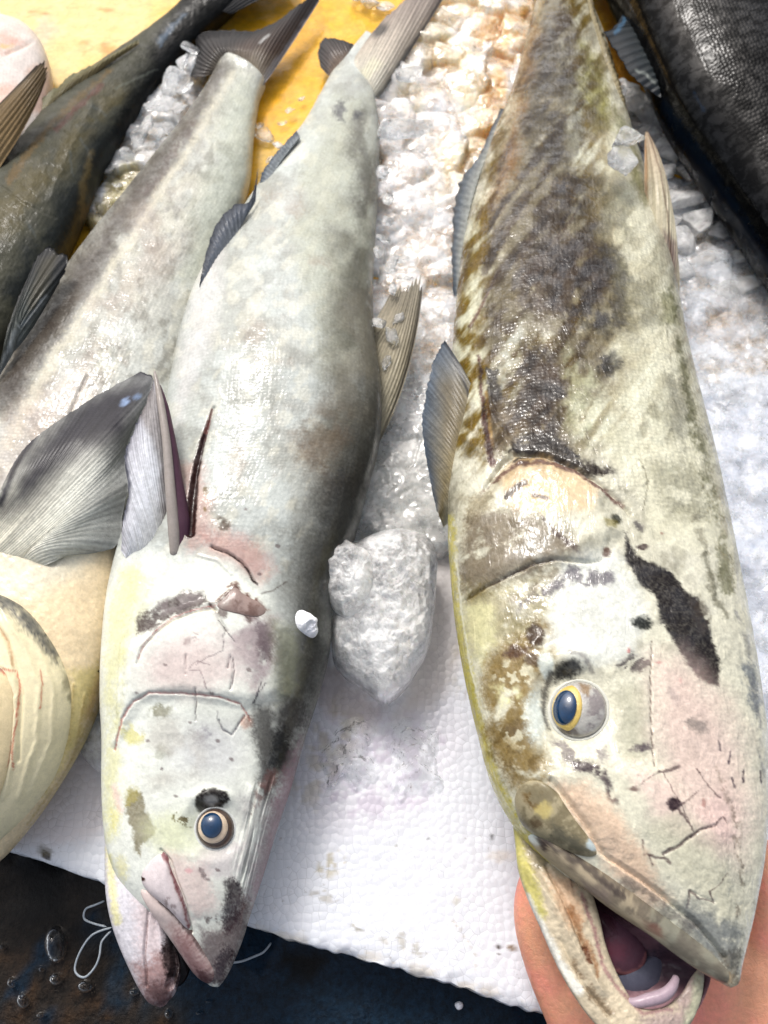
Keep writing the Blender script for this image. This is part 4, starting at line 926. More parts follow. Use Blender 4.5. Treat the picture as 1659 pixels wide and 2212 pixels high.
dome('upper_lip', bA, [(1126, 1800), (1142, 1790), (1170, 1800), (1226, 1835), (1292, 1876), (1362, 1925), (1452, 1992), (1542, 2062), (1588, 2116), (1574, 2130), (1522, 2098), (1440, 2036), (1360, 1984), (1288, 1934), (1222, 1880), (1166, 1838), (1134, 1816)], .006, M['soft'], A,
     (184, 174, 154), [pg((150, 152, 142), .8, [(1400, 1940), (1500, 1990), (1600, 2110), (1560, 2135), (1440, 2040)], s=60, w=14), ln((120, 112, 104), .6, [(1180, 1820), (1300, 1890), (1400, 1960), (1570, 2110)], wd=30, s=16, w=14, t=(.03, .03, 0, .36, .52)), el((222, 228, 224), .9, (1146, 1802, 22, 14, 10), s=10, w=4), el((96, 84, 80), .8, (1178, 1816, 12, 9, 0), s=8, w=5), ln((92, 84, 82), .75, [(1160, 1800), (1226, 1838), (1292, 1880), (1352, 1926)], wd=8, s=6, w=6), pg((150, 138, 132), .7, [(1260, 1880), (1320, 1910), (1330, 1940), (1270, 1915)], s=14, w=8), el((140, 100, 90), .6, (1420, 1990, 22, 7, 38), s=10, w=5), el((160, 70, 80), .7, (1432, 2030, 8, 6, 30), s=6, w=3),
      ln((204, 160, 150), .7, [(1400, 2010), (1500, 2080), (1572, 2128)], wd=6, s=6, w=2)], na=260, nr=24, sink=.001, n=6)
# lower jaw wraps round below the open mouth
jst = [(1106, 1770, 1150, 1772, 0.5, 0.09), (1112, 1812, 1186, 1822, 0.5, 0.0926), (1120, 1880, 1238, 1878, 0.5, 0.0951), (1142, 1945, 1274, 1923, 0.5, 0.0977), (1168, 2005, 1294, 1982, 0.48, 0.1003), (1196, 2070, 1307, 2038, 0.46, 0.1029), (1228, 2132, 1327, 2092, 0.46, 0.1054), (1272, 2196, 1351, 2139, 0.46, 0.107), (1326, 2250, 1374, 2171, 0.5, 0.1086), (1388, 2276, 1403, 2180, 0.5, 0.1091), (1446, 2262, 1436, 2174, 0.5, 0.1097), (1488, 2216, 1459, 2158, 0.5, 0.1103), (1512, 2166, 1476, 2141, 0.5, 0.1109), (1520, 2122, 1493, 2111, 0.5, 0.1114), (1520, 2096, 1508, 2093, 0.5, 0.112)]
sweep('lower_jaw', jst, M['soft'], A, (214, 204, 184), [
    ln((208, 202, 140), .9, [(1080, 1740), (1110, 1820), (1140, 1900), (1170, 1975)], wd=(50, 22), s=18, w=4),
    ln((238, 238, 232), .85, [(1140, 1935), (1175, 2010), (1210, 2080), (1250, 2140)], wd=(10, 22), s=12, w=4),
    pg((150, 142, 118), .6, [(1130, 1800), (1180, 1820), (1190, 1860), (1160, 1880)], s=20, w=10),
    pg((222, 196, 170), .8, [(1180, 1880), (1240, 1900), (1262, 1990), (1230, 2010), (1200, 1950)], s=24, w=10),
    ln((166, 126, 88), .7, [(1230, 1960), (1254, 2010), (1276, 2060), (1290, 2110)], wd=(16, 12), s=14, w=10),
    ln((120, 76, 52), .8, [(1262, 2048), (1272, 2080)], wd=10, s=8, w=5),
    ln((150, 134, 112), .8, [(1240, 2080), (1280, 2150), (1330, 2200)], wd=16, s=16, w=10, t=(.04, .04, 0, .3, .5)),
    ln((160, 116, 124), .6, [(1256, 1930), (1284, 2010), (1300, 2080), (1330, 2130), (1390, 2190), (1450, 2180)], wd=8, s=8, w=3),
    pg((168, 150, 156), .6, [(1440, 2110), (1540, 2090), (1520, 2200), (1420, 2290), (1380, 2200), (1460, 2180)], s=40, w=10), pg((196, 200, 176), .7, [(1500, 2100), (1530, 2120), (1510, 2200), (1470, 2230), (1490, 2160)], s=12, w=6)],
    [ln(0, .003, [(1140, 1880), (1200, 1960), (1250, 2060), (1300, 2140)], wd=14, s=24, w=2), ln(0, -.003, [(1180, 1870), (1225, 1960), (1262, 2050)], wd=4, s=12, w=2), ln(0, -.002, [(1210, 2030), (1262, 2130), (1320, 2200)], wd=4, s=12, w=2)], ns=420, nt_=120, nb=24, rug=.0012)
# inside of the mouth
mo = dome('mouth_lining', None, [(1236, 1880), (1290, 1915), (1370, 1975), (1450, 2035), (1530, 2090), (1524, 2150), (1490, 2200), (1430, 2222), (1370, 2215), (1320, 2170), (1290, 2100), (1262, 2010), (1240, 1940)], -.026, M['soft'], A,
     (146, 120, 128), [pg((74, 46, 54), .9, [(1240, 1880), (1330, 1940), (1400, 2000), (1340, 1990), (1290, 1960), (1262, 1960)], s=30, w=8), pg((120, 118, 132), .8, [(1320, 2080), (1400, 2040), (1450, 2070), (1430, 2130), (1350, 2150)], s=30, w=10), pg((96, 84, 96), .8, [(1440, 2040), (1530, 2090), (1520, 2150), (1450, 2120)], s=24, w=8), pg((188, 160, 166), .8, [(1320, 2150), (1460, 2140), (1500, 2160), (1440, 2230), (1360, 2220)], s=24, w=14)],
     z=.114, nr=40, na=160, p=2.6, e=.9, under=False, rug=.003, sink=0)
dome('tongue', None, [(1272, 1960), (1300, 1950), (1345, 1985), (1385, 2030), (1398, 2065), (1384, 2096), (1350, 2108), (1312, 2092), (1290, 2050), (1276, 2000)], .007, M['soft'], A,
     (136, 106, 120), [el((156, 98, 114), .6, (1320, 2050, 30, 22, 20), s=30, w=12), ln((196, 150, 150), .8, [(1392, 2060), (1380, 2092), (1345, 2104), (1312, 2088)], wd=8, s=8, w=3), el((96, 56, 70), .8, (1300, 1985, 20, 36, -20), s=24, w=8)], z=.092, nr=30, na=120, e=.6, sink=0)
dome('tongue', None, [(1330, 2090), (1380, 2070), (1425, 2060), (1440, 2090), (1430, 2130), (1395, 2150), (1355, 2150), (1330, 2125)], .006, M['soft'], A,
     (128, 130, 146), [ln((160, 160, 172), .8, [(1440, 2080), (1430, 2125), (1390, 2144)], wd=6, s=6, w=2)], z=.089, nr=24, na=100, e=.6, sink=0).name = 'tongue_root'
tube('jaw_ridge', [(1338, 2158, 0.112), (1368, 2166, 0.115), (1400, 2160, 0.116), (1432, 2150, 0.117), (1452, 2132, 0.117), (1462, 2108, 0.114)], [.0015, .0022, .003, .003, .0025, .0015], M['soft'], A, (158, 140, 150), n=16)
tube('jaw_ridge', [(1300, 2090, 0.106), (1322, 2130, 0.108), (1346, 2166, 0.110), (1380, 2196, 0.110)], [.001, .002, .0025, .002], M['soft'], A, (150, 124, 130), n=14)
eye(bA, A, (1250, 1534, 62, 62, 0), (1222, 1530, 37, 56, 8), (1220, 1529, 27, 41, 10), .0075,
    ((198, 196, 190), (226, 204, 132), (16, 44, 70)), [pg((140, 128, 130), .6, [(1250, 1480), (1310, 1500), (1312, 1560), (1270, 1590), (1276, 1530)], s=20, w=16, t=(.05, .05, 0, .34, .52)), pg((150, 120, 70), .8, [(1250, 1478), (1275, 1485), (1270, 1510), (1255, 1500)], s=8, w=4), el((110, 98, 84), .8, (1225, 1582, 30, 8, 10), s=8, w=4)], rim=(.0011, (190, 190, 180)))
fin('pectoral_fin', [(958, 1140, .07), (990, 1110, .08), (1026, 1080, .088), (1062, 1040, .088)], [(944, 1104, .084), (928, 1030, .086), (914, 960, .088), (911, 900, .09), (920, 840, .094), (936, 775, .098), (956, 729, .104)],
[(950, 1116, .084), (972, 1020, .098), (1000, 930, .104), (1044, 890, .106)], ((224, 218, 196), (140, 128, 98), (92, 102, 114)), A, rays=34, rag=.018, ridge=.0003,
    layers=[ln((44, 46, 52), .8, [(956, 729), (985, 780), (1008, 840), (1034, 930), (1050, 1000)], wd=6, s=5), pg((96, 84, 58), .5, [(950, 830), (990, 820), (1010, 900), (1010, 990), (960, 960)], s=30, w=12), el((214, 208, 206), .7, (1020, 985, 20, 50, 0), s=24, w=10)])
fin('dorsal_fin', [(1095, 235, .045), (1062, 310, .05), (1030, 400, .054), (1004, 510, .055), (990, 640, .055)], [(1080, 235, .034), (1046, 312, .030), (1026, 350, .028), (994, 384, .028), (978, 440, .03), (974, 540, .036), (978, 640, .05)], None, ((150, 152, 146), (96, 104, 112), (46, 54, 64)), A, rays=30, rag=.16)
fin('anal_fin', [(1396, 660, .06), (1420, 670, .056), (1456, 690, .05)], [(1394, 290, .09), (1398, 284, .092), (1403, 300, .09)], [(1392, 450, .086), (1430, 440, .094), (1462, 540, .080)], ((204, 198, 176), (196, 188, 164), (160, 142, 122)), A, rays=10, rag=.0,
    layers=[pg((96, 66, 76), .7, [(1436, 500), (1462, 520), (1462, 700), (1446, 640), (1438, 560)], s=16, w=6), ln((92, 70, 50), .7, [(1403, 290), (1426, 370), (1442, 460), (1450, 560)], wd=4, s=4), ln((150, 104, 50), .6, [(1392, 300), (1396, 400), (1390, 480)], wd=8, s=8, w=4)])
fin('ventral_fin', [(1262, -40, .05), (1276, 40, .055), (1296, 110, .06), (1322, 180, .062), (1352, 268, .062)], [(1276, -40, .05), (1292, 40, .054), (1318, 105, .058), (1342, 180, .058), (1362, 262, .056)], None, ((150, 140, 108), (134, 124, 98), (110, 104, 88)), A, rays=34, rag=.25, nv=20, ridge=.0012)

# ------------------------------------------------------------------ pale fish with white head in the middle
c0 = P(560, 1000, 0.)
B = thing('whole_fish', (c0[0], c0[1], 0), 'pale silver fish with white head and blue eye in the middle', 'fish', 'raw fish laid on ice')
GY = (116, 114, 106)
LB = [
    el((160, 156, 142), .25, (600, 650, 520, 620, 0), s=40, w=0, t=(.010, .010, 20, .42, .62)), el((120, 114, 100), .2, (600, 650, 520, 620, 0), s=40, w=0, t=(.035, .03, 20, .48, .66)), el((232, 230, 216), .4, (600, 650, 520, 620, 0), s=40, w=0, t=(.05, .03, 40, .5, .66)),
    pg((196, 198, 182), .6, [(720, 210), (800, 210), (820, 500), (800, 800), (700, 820), (640, 500), (660, 350)], s=60, w=25),
    pg((112, 110, 98), .8, [(720, 480), (800, 420), (820, 640), (835, 860), (815, 1000), (700, 1080), (690, 900), (720, 700)], s=110, w=30, t=(.012, .012, 10, .12, .5)),
    pg(GY, .75, [(765, 230), (815, 230), (825, 420), (815, 640), (840, 860), (820, 960), (780, 900), (765, 700), (780, 480), (760, 330)], s=50, w=24, t=(.016, .01, 0, .3, .55)),
    el((104, 104, 108), .75, (750, 240, 26, 26, 0), s=22, w=16, t=(.04, .04, 0, .3, .5)),
    pg((150, 146, 134), .55, [(740, 640), (820, 620), (830, 900), (740, 900), (700, 780)], s=60, w=30, t=(.015, .02, 10, .34, .58)),
    pg((140, 126, 110), .5, [(600, 880), (700, 860), (800, 900), (800, 1060), (700, 1080), (640, 1000)], s=70, w=34, t=(.014, .014, 10, .34, .6)),
    pg((84, 82, 76), .85, [(745, 930), (830, 850), (806, 1050), (780, 1170), (722, 1300), (720, 1400), (700, 1480), (660, 1580), (600, 1640), (575, 1560), (605, 1420), (618, 1280), (650, 1150), (690, 1050)], s=150, w=26),
    pg((60, 60, 60), .7, [(700, 1060), (790, 1010), (785, 1170), (720, 1300), (715, 1420), (660, 1540), (640, 1460), (655, 1300), (690, 1180)], s=90, w=20),
    pg((132, 116, 98), .5, [(640, 930), (700, 900), (750, 960), (700, 1020), (640, 990)], s=40, w=30, t=(.02, .02, 0, .34, .55)),
    pg((226, 224, 222), .6, [(430, 560), (480, 540), (470, 700), (400, 880), (376, 940), (380, 800), (415, 650)], s=30, w=10),
    *[pg((182, 168, 154), .4, g, s=40, w=22, t=(.02, .02, 0, .38, .6)) for g in ([(560, 420), (640, 400), (660, 480), (570, 500)], [(520, 700), (600, 680), (620, 780), (540, 780)], [(620, 560), (700, 560), (700, 640), (620, 640)], [(500, 960), (580, 940), (600, 1050), (510, 1060)])],
    pg((206, 176, 168), .6, [(380, 1000), (440, 1000), (470, 1160), (400, 1200)], s=40, w=14),
    ln((120, 60, 50), .9, [(458, 882), (449, 915), (438, 950)], wd=(3, 11), s=3, w=2), ln((66, 26, 24), .97, [(440, 940), (428, 985), (420, 1030), (414, 1090), (410, 1150)], wd=(10, 26), s=5, w=3),
    pg((206, 172, 164), .7, [(430, 1150), (480, 1140), (560, 1170), (585, 1230), (560, 1260), (500, 1215), (440, 1190)], s=36, w=14),
    el((112, 98, 84), .8, (480, 1131, 22, 16, 30), s=8, w=12, t=(.06, .06, 0, .34, .5)), el((120, 105, 60), .7, (444, 1060, 5, 9, 0), s=4, w=2), el((140, 120, 60), .7, (442, 1100, 3, 6, 0), s=3, w=2),
    pg((236, 238, 230), .9, [(262, 1190), (390, 1200), (500, 1215), (580, 1290), (610, 1380), (600, 1500), (560, 1640), (560, 1760), (520, 1860), (540, 1960), (480, 2140), (340, 2180), (200, 2000), (200, 1300)], s=50, w=12),
    ln((226, 224, 172), .55, [(285, 1240), (256, 1330), (246, 1460), (246, 1560), (242, 1680), (240, 1800)], wd=(50, 26), s=34, w=14, t=(.02, .01, 0, .3, .5)),
    pg((228, 226, 180), .4, [(290, 1230), (330, 1250), (320, 1320), (290, 1400), (260, 1440), (262, 1320)], s=30, w=10),
    el((228, 222, 160), .6, (250, 1768, 11, 24, 0), s=20, w=5), el((228, 222, 164), .5, (262, 1876, 13, 24, -8), s=20, w=5), el((222, 216, 140), .6, (288, 1580, 22, 22, 0), s=22, w=14, t=(.04, .04, 0, .34, .5)), ln((236, 206, 206), .5, [(245, 1700), (262, 1750)], wd=12, s=14, w=6),
    ln((228, 224, 164), .6, [(236, 1850), (244, 1900), (250, 1930)], wd=9, s=10, w=4),
    pg((104, 92, 90), .85, [(298, 1331), (350, 1301), (400, 1281), (440, 1278), (455, 1306), (415, 1326), (370, 1341), (325, 1366), (292, 1372)], s=14, w=10, t=(.03, .05, -20, .22, .45)),
    el((72, 56, 56), .8, (395, 1310, 20, 9, -15), s=8, w=6), pg((168, 160, 160), .5, [(340, 1300), (430, 1276), (440, 1300), (350, 1330)], s=12, w=6, t=(.04, .04, 0, .4, .5)),
    pg((126, 92, 82), .85, [(456, 1312), (480, 1290), (508, 1258), (528, 1284), (556, 1294), (582, 1318), (548, 1346), (520, 1326), (480, 1306)], s=12, w=8, t=(.04, .04, 0, .2, .4)),
    pg((168, 152, 156), .75, [(475, 1330), (540, 1340), (600, 1330), (605, 1430), (560, 1500), (520, 1440), (480, 1400)], s=50, w=20, t=(.02, .02, 0, .3, .54)),
    pg((122, 108, 112), .7, [(556, 1346), (592, 1360), (592, 1420), (570, 1428), (556, 1400)], s=16, w=10), el((110, 88, 84), .7, (484, 1327, 9, 12, 0), s=6, w=4), ln((92, 70, 62), .7, [(520, 1316), (534, 1334), (544, 1346)], wd=8, s=6, w=5),
    pg((150, 152, 132), .6, [(590, 1340), (640, 1360), (640, 1500), (600, 1520), (590, 1420)], s=30, w=12),
    ln((62, 36, 36), .9, [(457, 1181), (490, 1193), (520, 1213), (535, 1231), (545, 1251), (556, 1262)], wd=(2, 5), s=2, w=2), ln((90, 74, 66), .6, [(565, 1282), (590, 1276), (620, 1256)], wd=3, s=3, w=2),
    ln((196, 140, 136), .7, [(300, 1426), (310, 1401), (340, 1366), (375, 1338), (425, 1321), (470, 1313)], wd=2.5, s=3, w=2), ln((236, 226, 206), .7, [(330, 1390), (370, 1350), (430, 1330), (465, 1324)], wd=8, s=10, w=4),
    ln((206, 146, 140), .75, [(248, 1620), (265, 1556), (290, 1516), (325, 1498), (400, 1498), (475, 1506), (520, 1521), (540, 1556)], wd=3, s=4, w=2),
    pg((236, 226, 222), .5, [(330, 1400), (460, 1340), (540, 1400), (540, 1480), (330, 1480)], s=50, w=12),
    *[ln((98, 92, 100), .7, g, wd=wd, s=2.5, w=2) for g, wd in (([(405, 1418), (404, 1459)], 2), ([(500, 1421), (494, 1446)], 3), ([(505, 1426), (508, 1456), (500, 1491)], (2, 4)), ([(410, 1451), (435, 1451), (445, 1476), (450, 1491)], (1.5, 3)),
        ([(424, 1490), (422, 1556)], 2), ([(473, 1556), (480, 1576), (500, 1587), (528, 1546)], (3, 4)), ([(566, 1476), (555, 1510), (546, 1521)], 2.5), ([(470, 1535), (468, 1552)], 2), ([(456, 1440), (430, 1430), (412, 1446)], 2), ([(476, 1345), (492, 1368), (510, 1390)], (2, 3)),
        ([(575, 1480), (560, 1500), (550, 1518)], 2.5), ([(488, 1364), (482, 1410), (450, 1424), (425, 1440)], 2))],
    pg((150, 132, 132), .5, [(400, 1385), (430, 1372), (432, 1384), (402, 1398)], s=6, w=6, t=(.1, .1, 0, .4, .5)),
    el((156, 152, 154), .7, (443, 1590, 34, 24, 0), s=26, w=14, t=(.03, .03, 0, .3, .5)), el((148, 146, 122), .7, (344, 1534, 24, 14, 0), s=12, w=12, t=(.05, .05, 0, .3, .5)), el((170, 172, 152), .5, (350, 1625, 16, 14, 0), s=16, w=8),
    el((206, 160, 140), .5, (532, 1562, 12, 14, 0), s=12, w=8),
    pg((88, 86, 84), .8, [(560, 1522), (606, 1530), (640, 1500), (660, 1560), (640, 1640), (600, 1700), (580, 1740), (556, 1700), (550, 1620), (540, 1580)], s=30, w=18, t=(.02, .02, 0, .2, .42)),
    pg((44, 46, 48), .75, [(596, 1580), (622, 1570), (628, 1620), (608, 1660), (586, 1650)], s=18, w=12),
    ln((126, 96, 92), .7, [(590, 1680), (562, 1725), (536, 1752)], wd=(26, 14), s=16, w=12, t=(.03, .06, 60, .3, .5)),
    pg((176, 152, 160), .8, [(648, 1600), (650, 1680), (620, 1780), (590, 1880), (562, 1960), (545, 1985), (545, 1900), (575, 1800), (600, 1700)], s=30, w=10, t=(.008, .1, 110, .2, .45)),
    pg((174, 172, 172), .6, [(520, 1720), (580, 1720), (570, 1860), (540, 1940), (510, 1860)], s=36, w=14, t=(.01, .08, 100, .3, .5)),
    pg((158, 152, 130), .85, [(280, 1706), (308, 1712), (314, 1749), (334, 1784), (330, 1809), (306, 1824), (302, 1851), (291, 1839), (286, 1794), (273, 1759), (271, 1724)], s=9, w=5),
    pg((196, 186, 110), .5, [(276, 1700), (300, 1704), (300, 1730), (272, 1740)], s=12, w=5),
    pg((56, 50, 48), .92, [(420, 1745), (424, 1720), (442, 1704), (465, 1702), (492, 1712), (496, 1730), (478, 1742), (455, 1748), (430, 1758)], s=7, w=4), el((166, 166, 164), .9, (456, 1730, 15, 12, -20), s=9, w=4),
    el((222, 226, 204), .6, (400, 1800, 70, 50, 10), s=70, w=14), el((196, 196, 200), .5, (440, 1620, 80, 60, 0), s=80, w=20), el((218, 200, 196), .5, (400, 1450, 90, 50, 0), s=70, w=20), pg((196, 192, 184), .5, [(300, 1560), (420, 1540), (430, 1680), (320, 1700)], s=60, w=20, t=(.02, .02, 0, .35, .6)), pg((206, 196, 200), .5, [(440, 1830), (520, 1820), (500, 1900), (420, 1880)], s=40, w=14),
    *[el((120, 104, 104), .6, (x_, y_, r_, r_ * .7, 20), s=3, w=3) for x_, y_, r_ in ((470, 1880, 5), (380, 1720, 4), (350, 1660, 4), (500, 1640, 6), (320, 1600, 4), (460, 1500, 5), (540, 1450, 6), (360, 1440, 4), (410, 1560, 4), (470, 1600, 5), (300, 1500, 4), (560, 1240, 5), (600, 1180, 6), (530, 1100, 4))],
    el((110, 96, 50), .8, (393, 1774, 24, 14, 30), s=5, w=10, t=(.16, .16, 0, .54, .6)),
    el((224, 226, 190), .4, (360, 1800, 50, 36, 20), s=40, w=14),
    pg((226, 200, 196), .5, [(360, 1840), (440, 1860), (470, 1960), (420, 1980), (380, 1920)], s=40, w=14), el((226, 150, 160), .4, (408, 1880, 7, 5, 0), s=6, w=3),
    pg((70, 60, 66), .85, [(487, 1905), (505, 1898), (528, 1920), (520, 1960), (505, 2010), (492, 2022), (478, 1990), (484, 1940)], s=16, w=12, t=(.04, .04, 0, .15, .38)),
    pg((104, 84, 88), .75, [(520, 1930), (540, 1960), (525, 2030), (490, 2120), (455, 2128), (420, 2060), (440, 2010), (480, 2000)], s=34, w=14), pg((62, 46, 56), .75, [(490, 2040), (510, 2060), (480, 2125), (455, 2125), (460, 2090)], s=20, w=8),
    pg((92, 70, 74), .65, [(440, 1985), (470, 1975), (475, 1996), (448, 1995)], s=8, w=8, t=(.08, .08, 0, .35, .5)),
    ln((88, 76, 80), .5, [(432, 1870), (440, 1890), (452, 1898)], wd=9, s=6, w=6, t=(.1, .1, 0, .4, .5)),
]
SB = [
    ln(0, -.0035, [(462, 880), (440, 950), (425, 1010), (416, 1080), (410, 1150)], wd=(3, 16), s=10, w=1),
    ln(0, -.003, [(457, 1181), (490, 1193), (520, 1213), (535, 1231), (550, 1258)], wd=4, s=8, w=1),
    pg(0, .0045, [(270, 1400), (330, 1360), (400, 1320), (470, 1300), (510, 1262), (560, 1300), (610, 1360), (610, 1500), (540, 1520), (400, 1496), (300, 1510), (250, 1600)], s=30, w=3),
    ln(0, -.003, [(300, 1436), (310, 1405), (340, 1372), (375, 1345), (425, 1327), (466, 1320)], wd=3, s=9, w=1),
    ln(0, -.002, [(248, 1620), (265, 1556), (290, 1516), (325, 1498), (400, 1498), (475, 1506), (520, 1521), (540, 1556)], wd=3, s=8, w=1),
    ln(0, .002, [(505, 1270), (480, 1300), (440, 1310)], wd=10, s=14, w=2), ln(0, -.003, [(456, 1312), (470, 1322), (478, 1345), (492, 1368)], wd=3, s=7, w=1),
    el(0, -.004, (462, 1788, 58, 58, 0), s=40, w=0), el(0, .003, (457, 1722, 36, 18, 0), s=20, w=1),
    ln(0, -.003, [(348, 1836), (368, 1860), (380, 1900), (398, 1945), (414, 2012)], wd=3, s=9, w=0),
    pg(0, .0025, [(540, 1700), (600, 1680), (560, 1880), (530, 1960), (510, 1860)], s=24, w=4, t=(.006, .12, 104, .35, .6)),
    *[ln(0, -.0014, g, wd=3, s=6, w=1) for g in ([(405, 1418), (404, 1459)], [(500, 1421), (494, 1446)], [(505, 1426), (508, 1456), (500, 1491)], [(473, 1556), (480, 1576), (500, 1587), (528, 1546)], [(424, 1490), (422, 1556)])],
    *[ln(0, .0012, g, wd=3, s=9, w=1) for g in ([(300, 1260), (262, 1400), (256, 1540)], [(318, 1270), (285, 1380), (270, 1500)], [(430, 1200), (470, 1210), (500, 1240)])],
]
STB = [(790, 70, 826, 96, .3, .02), (762, 104, 812, 134, .36, .014), (736, 138, 806, 168, .45, .008), (712, 172, 808, 206, .52, .004), (690, 215, 816, 250, .55, .002), (652, 285, 820, 318, .56, 0), (606, 345, 818, 376, .56, 0), (565, 410, 816, 430, .56, 0), (520, 480, 812, 495, .56, 0), (468, 560, 808, 570, .56, 0), (424, 640, 806, 650, .57, 0), (392, 740, 810, 740, .58, 0),
    (370, 850, 824, 846, .58, 0), (352, 960, 820, 950, .58, 0), (310, 1080, 792, 1060, .58, 0), (268, 1180, 765, 1160, .58, .002), (240, 1290, 722, 1290, .58, .004), (228, 1400, 712, 1400, .58, .006), (224, 1510, 688, 1500, .57, .008), (227, 1600, 656, 1600, .56, .010),
    (226, 1700, 628, 1700, .55, .012), (230, 1790, 598, 1790, .55, .014), (244, 1860, 576, 1864, .55, .016), (276, 1920, 556, 1930, .55, .018), (322, 1966, 540, 1978, .55, .020), (362, 2012, 524, 2030, .55, .022), (400, 2062, 506, 2076, .55, .024), (432, 2104, 488, 2112, .58, .026), (452, 2126, 474, 2130, .6, .027)]
scl_B = lambda X, Y: np.where(Y < 1180, .55, .06)
bB = sweep('body', STB, M['skin'], B, (208, 212, 208), LB, SB, grain=.14, ns=1050, nt_=260, nb=36, q=.72, rug=.0005, sclfn=scl_B)
sweep('lower_jaw', [(229, 1770, 310, 1790, 0.9, 0.022), (229, 1850, 330, 1850, 0.9, 0.0225), (232, 1930, 352, 1930, 0.9, 0.023), (246, 2000, 368, 1996, 0.85, 0.0235), (268, 2060, 380, 2046, 0.85, 0.024), (292, 2112, 390, 2092, 0.85, 0.0245), (314, 2150, 384, 2130, 0.8, 0.025), (334, 2170, 368, 2156, 0.56, 0.0255), (346, 2176, 360, 2168, 0.6, 0.026)],
    M['soft'], B, (222, 220, 224), [
    ln((232, 228, 178), .7, [(236, 1800), (240, 1900), (252, 1990)], wd=16, s=14, w=5), el((228, 222, 164), .6, (262, 1876, 13, 24, -8), s=12, w=4),
    pg((226, 208, 206), .5, [(290, 1940), (350, 1960), (350, 2080), (300, 2060)], s=30, w=10),
    pg((168, 138, 134), .8, [(286, 2080), (330, 2070), (360, 2040), (392, 2090), (370, 2180), (310, 2180)], s=34, w=12), pg((112, 84, 84), .6, [(312, 2130), (350, 2120), (380, 2150), (340, 2190)], s=20, w=8),
    pg((66, 54, 54), .9, [(362, 2000), (380, 2010), (400, 2090), (384, 2136), (362, 2120), (350, 2060)], s=14, w=6),
    ln((140, 110, 108), .6, [(318, 1990), (314, 2060), (318, 2120)], wd=3, s=4, w=2)],
    [ln(0, -.0025, [(322, 1960), (316, 2010), (312, 2060), (318, 2130)], wd=3, s=8, w=1), ln(0, -.006, [(372, 2020), (380, 2090), (366, 2130)], wd=14, s=10, w=1), ln(0, .002, [(345, 1990), (352, 2050)], wd=10, s=16, w=1)], ns=300, nt_=130, nb=24, rug=.0006)
dome('mouth_lining', None, [(352, 1990), (380, 2000), (410, 2050), (408, 2100), (388, 2130), (362, 2120), (350, 2050)], .004, M['soft'], B, (34, 26, 30), [ln((90, 80, 84), .5, [(378, 2060), (386, 2120)], wd=10, s=8, w=6, t=(.2, .02, 80, .4, .6))], z=.030, nr=20, na=80)
dome('upper_jaw_bone', bB, [(302, 1893), (322, 1862), (348, 1838), (362, 1848), (370, 1876), (382, 1906), (397, 1942), (410, 1990), (413, 2014), (398, 2000), (372, 1970), (344, 1946), (318, 1924)], .0045, M['soft'], B, (224, 216, 216),
     [ln((150, 92, 96), .8, [(350, 1838), (366, 1858), (378, 1898), (396, 1946), (412, 2010)], wd=(7, 3), s=5, w=2), el((74, 30, 14), .97, (300, 1896, 15, 6, 5), s=3, w=4), el((110, 86, 86), .5, (372, 1950, 14, 20, -20), s=12, w=8, t=(.1, .1, 0, .4, .52))])
dome('upper_lip', bB, [(298, 1917), (318, 1922), (345, 1944), (382, 1978), (418, 2020), (446, 2066), (466, 2106), (462, 2124), (448, 2131), (430, 2112), (398, 2064), (362, 2012), (332, 1970), (310, 1938)], .0048, M['soft'], B, (216, 204, 200),
     [pg((150, 118, 118), .8, [(380, 1990), (420, 2016), (470, 2110), (450, 2136), (420, 2100), (388, 2040)], s=30, w=8), pg((94, 66, 70), .7, [(430, 2080), (470, 2100), (460, 2130), (440, 2125)], s=14, w=4), ln((92, 78, 78), .6, [(345, 1944), (382, 1978), (418, 2020), (446, 2066)], wd=3, s=3, w=1)], na=200)
dome('gill_flap', bB, [(462, 1312), (486, 1290), (508, 1264), (524, 1284), (556, 1298), (580, 1322), (556, 1334), (530, 1330), (496, 1322)], .0016, M['soft'], B, (172, 156, 150), [pg((120, 94, 86), .6, [(500, 1290), (560, 1305), (560, 1332), (520, 1328)], s=16, w=12, t=(.06, .06, 0, .3, .5)), pg((186, 178, 172), .7, [(460, 1315), (490, 1290), (500, 1300), (480, 1318)], s=12, w=6)], na=120, sink=.001)
eye(bB, B, (465, 1790, 42, 44, 0), (460, 1787, 34, 37, 0), (457, 1783, 25, 30, 5), .0055, ((110, 92, 82), (226, 210, 190), (20, 76, 120)), [], rim=(.0009, (196, 198, 194)))
# pectoral fin stands upright against the side
fin('pectoral_fin', [(292, 1262, .060), (325, 1264, .066), (356, 1252, .070), (388, 1228, .070)], [(262, 1188, 0.082), (267, 1120, 0.092), (279, 1050, 0.096), (269, 990, 0.100), (279, 945, 0.104), (303, 893, 0.108), (326, 838, 0.112), (333, 786, 0.116)],
    [(276, 1215, 0.082), (300, 1130, 0.096), (330, 1030, 0.106), (366, 1000, 0.104)], ((232, 230, 220), (222, 224, 228), (176, 176, 184)), B, nu=160, rays=34, rag=.035, ridge=.0005,
    layers=[ln((52, 56, 72), .85, [(268, 1120), (279, 1050), (269, 990), (279, 945), (303, 893), (326, 838), (333, 786)], wd=9, s=10, w=4), pg((120, 112, 106), .7, [(300, 900), (333, 786), (350, 880), (366, 1000), (372, 1180), (350, 1180), (345, 1000), (320, 930)], s=16, w=6, t=(.03, .01, 0, .2, .5))])
tube('fin_spine', [(338, 826, 0.112), (352, 880, 0.110), (366, 960, 0.106), (378, 1050, 0.100), (388, 1130, 0.094), (390, 1205, 0.088)], [.002, .004, .005, .006, .0075, .006], M['soft'], B, (74, 48, 62), n=18)
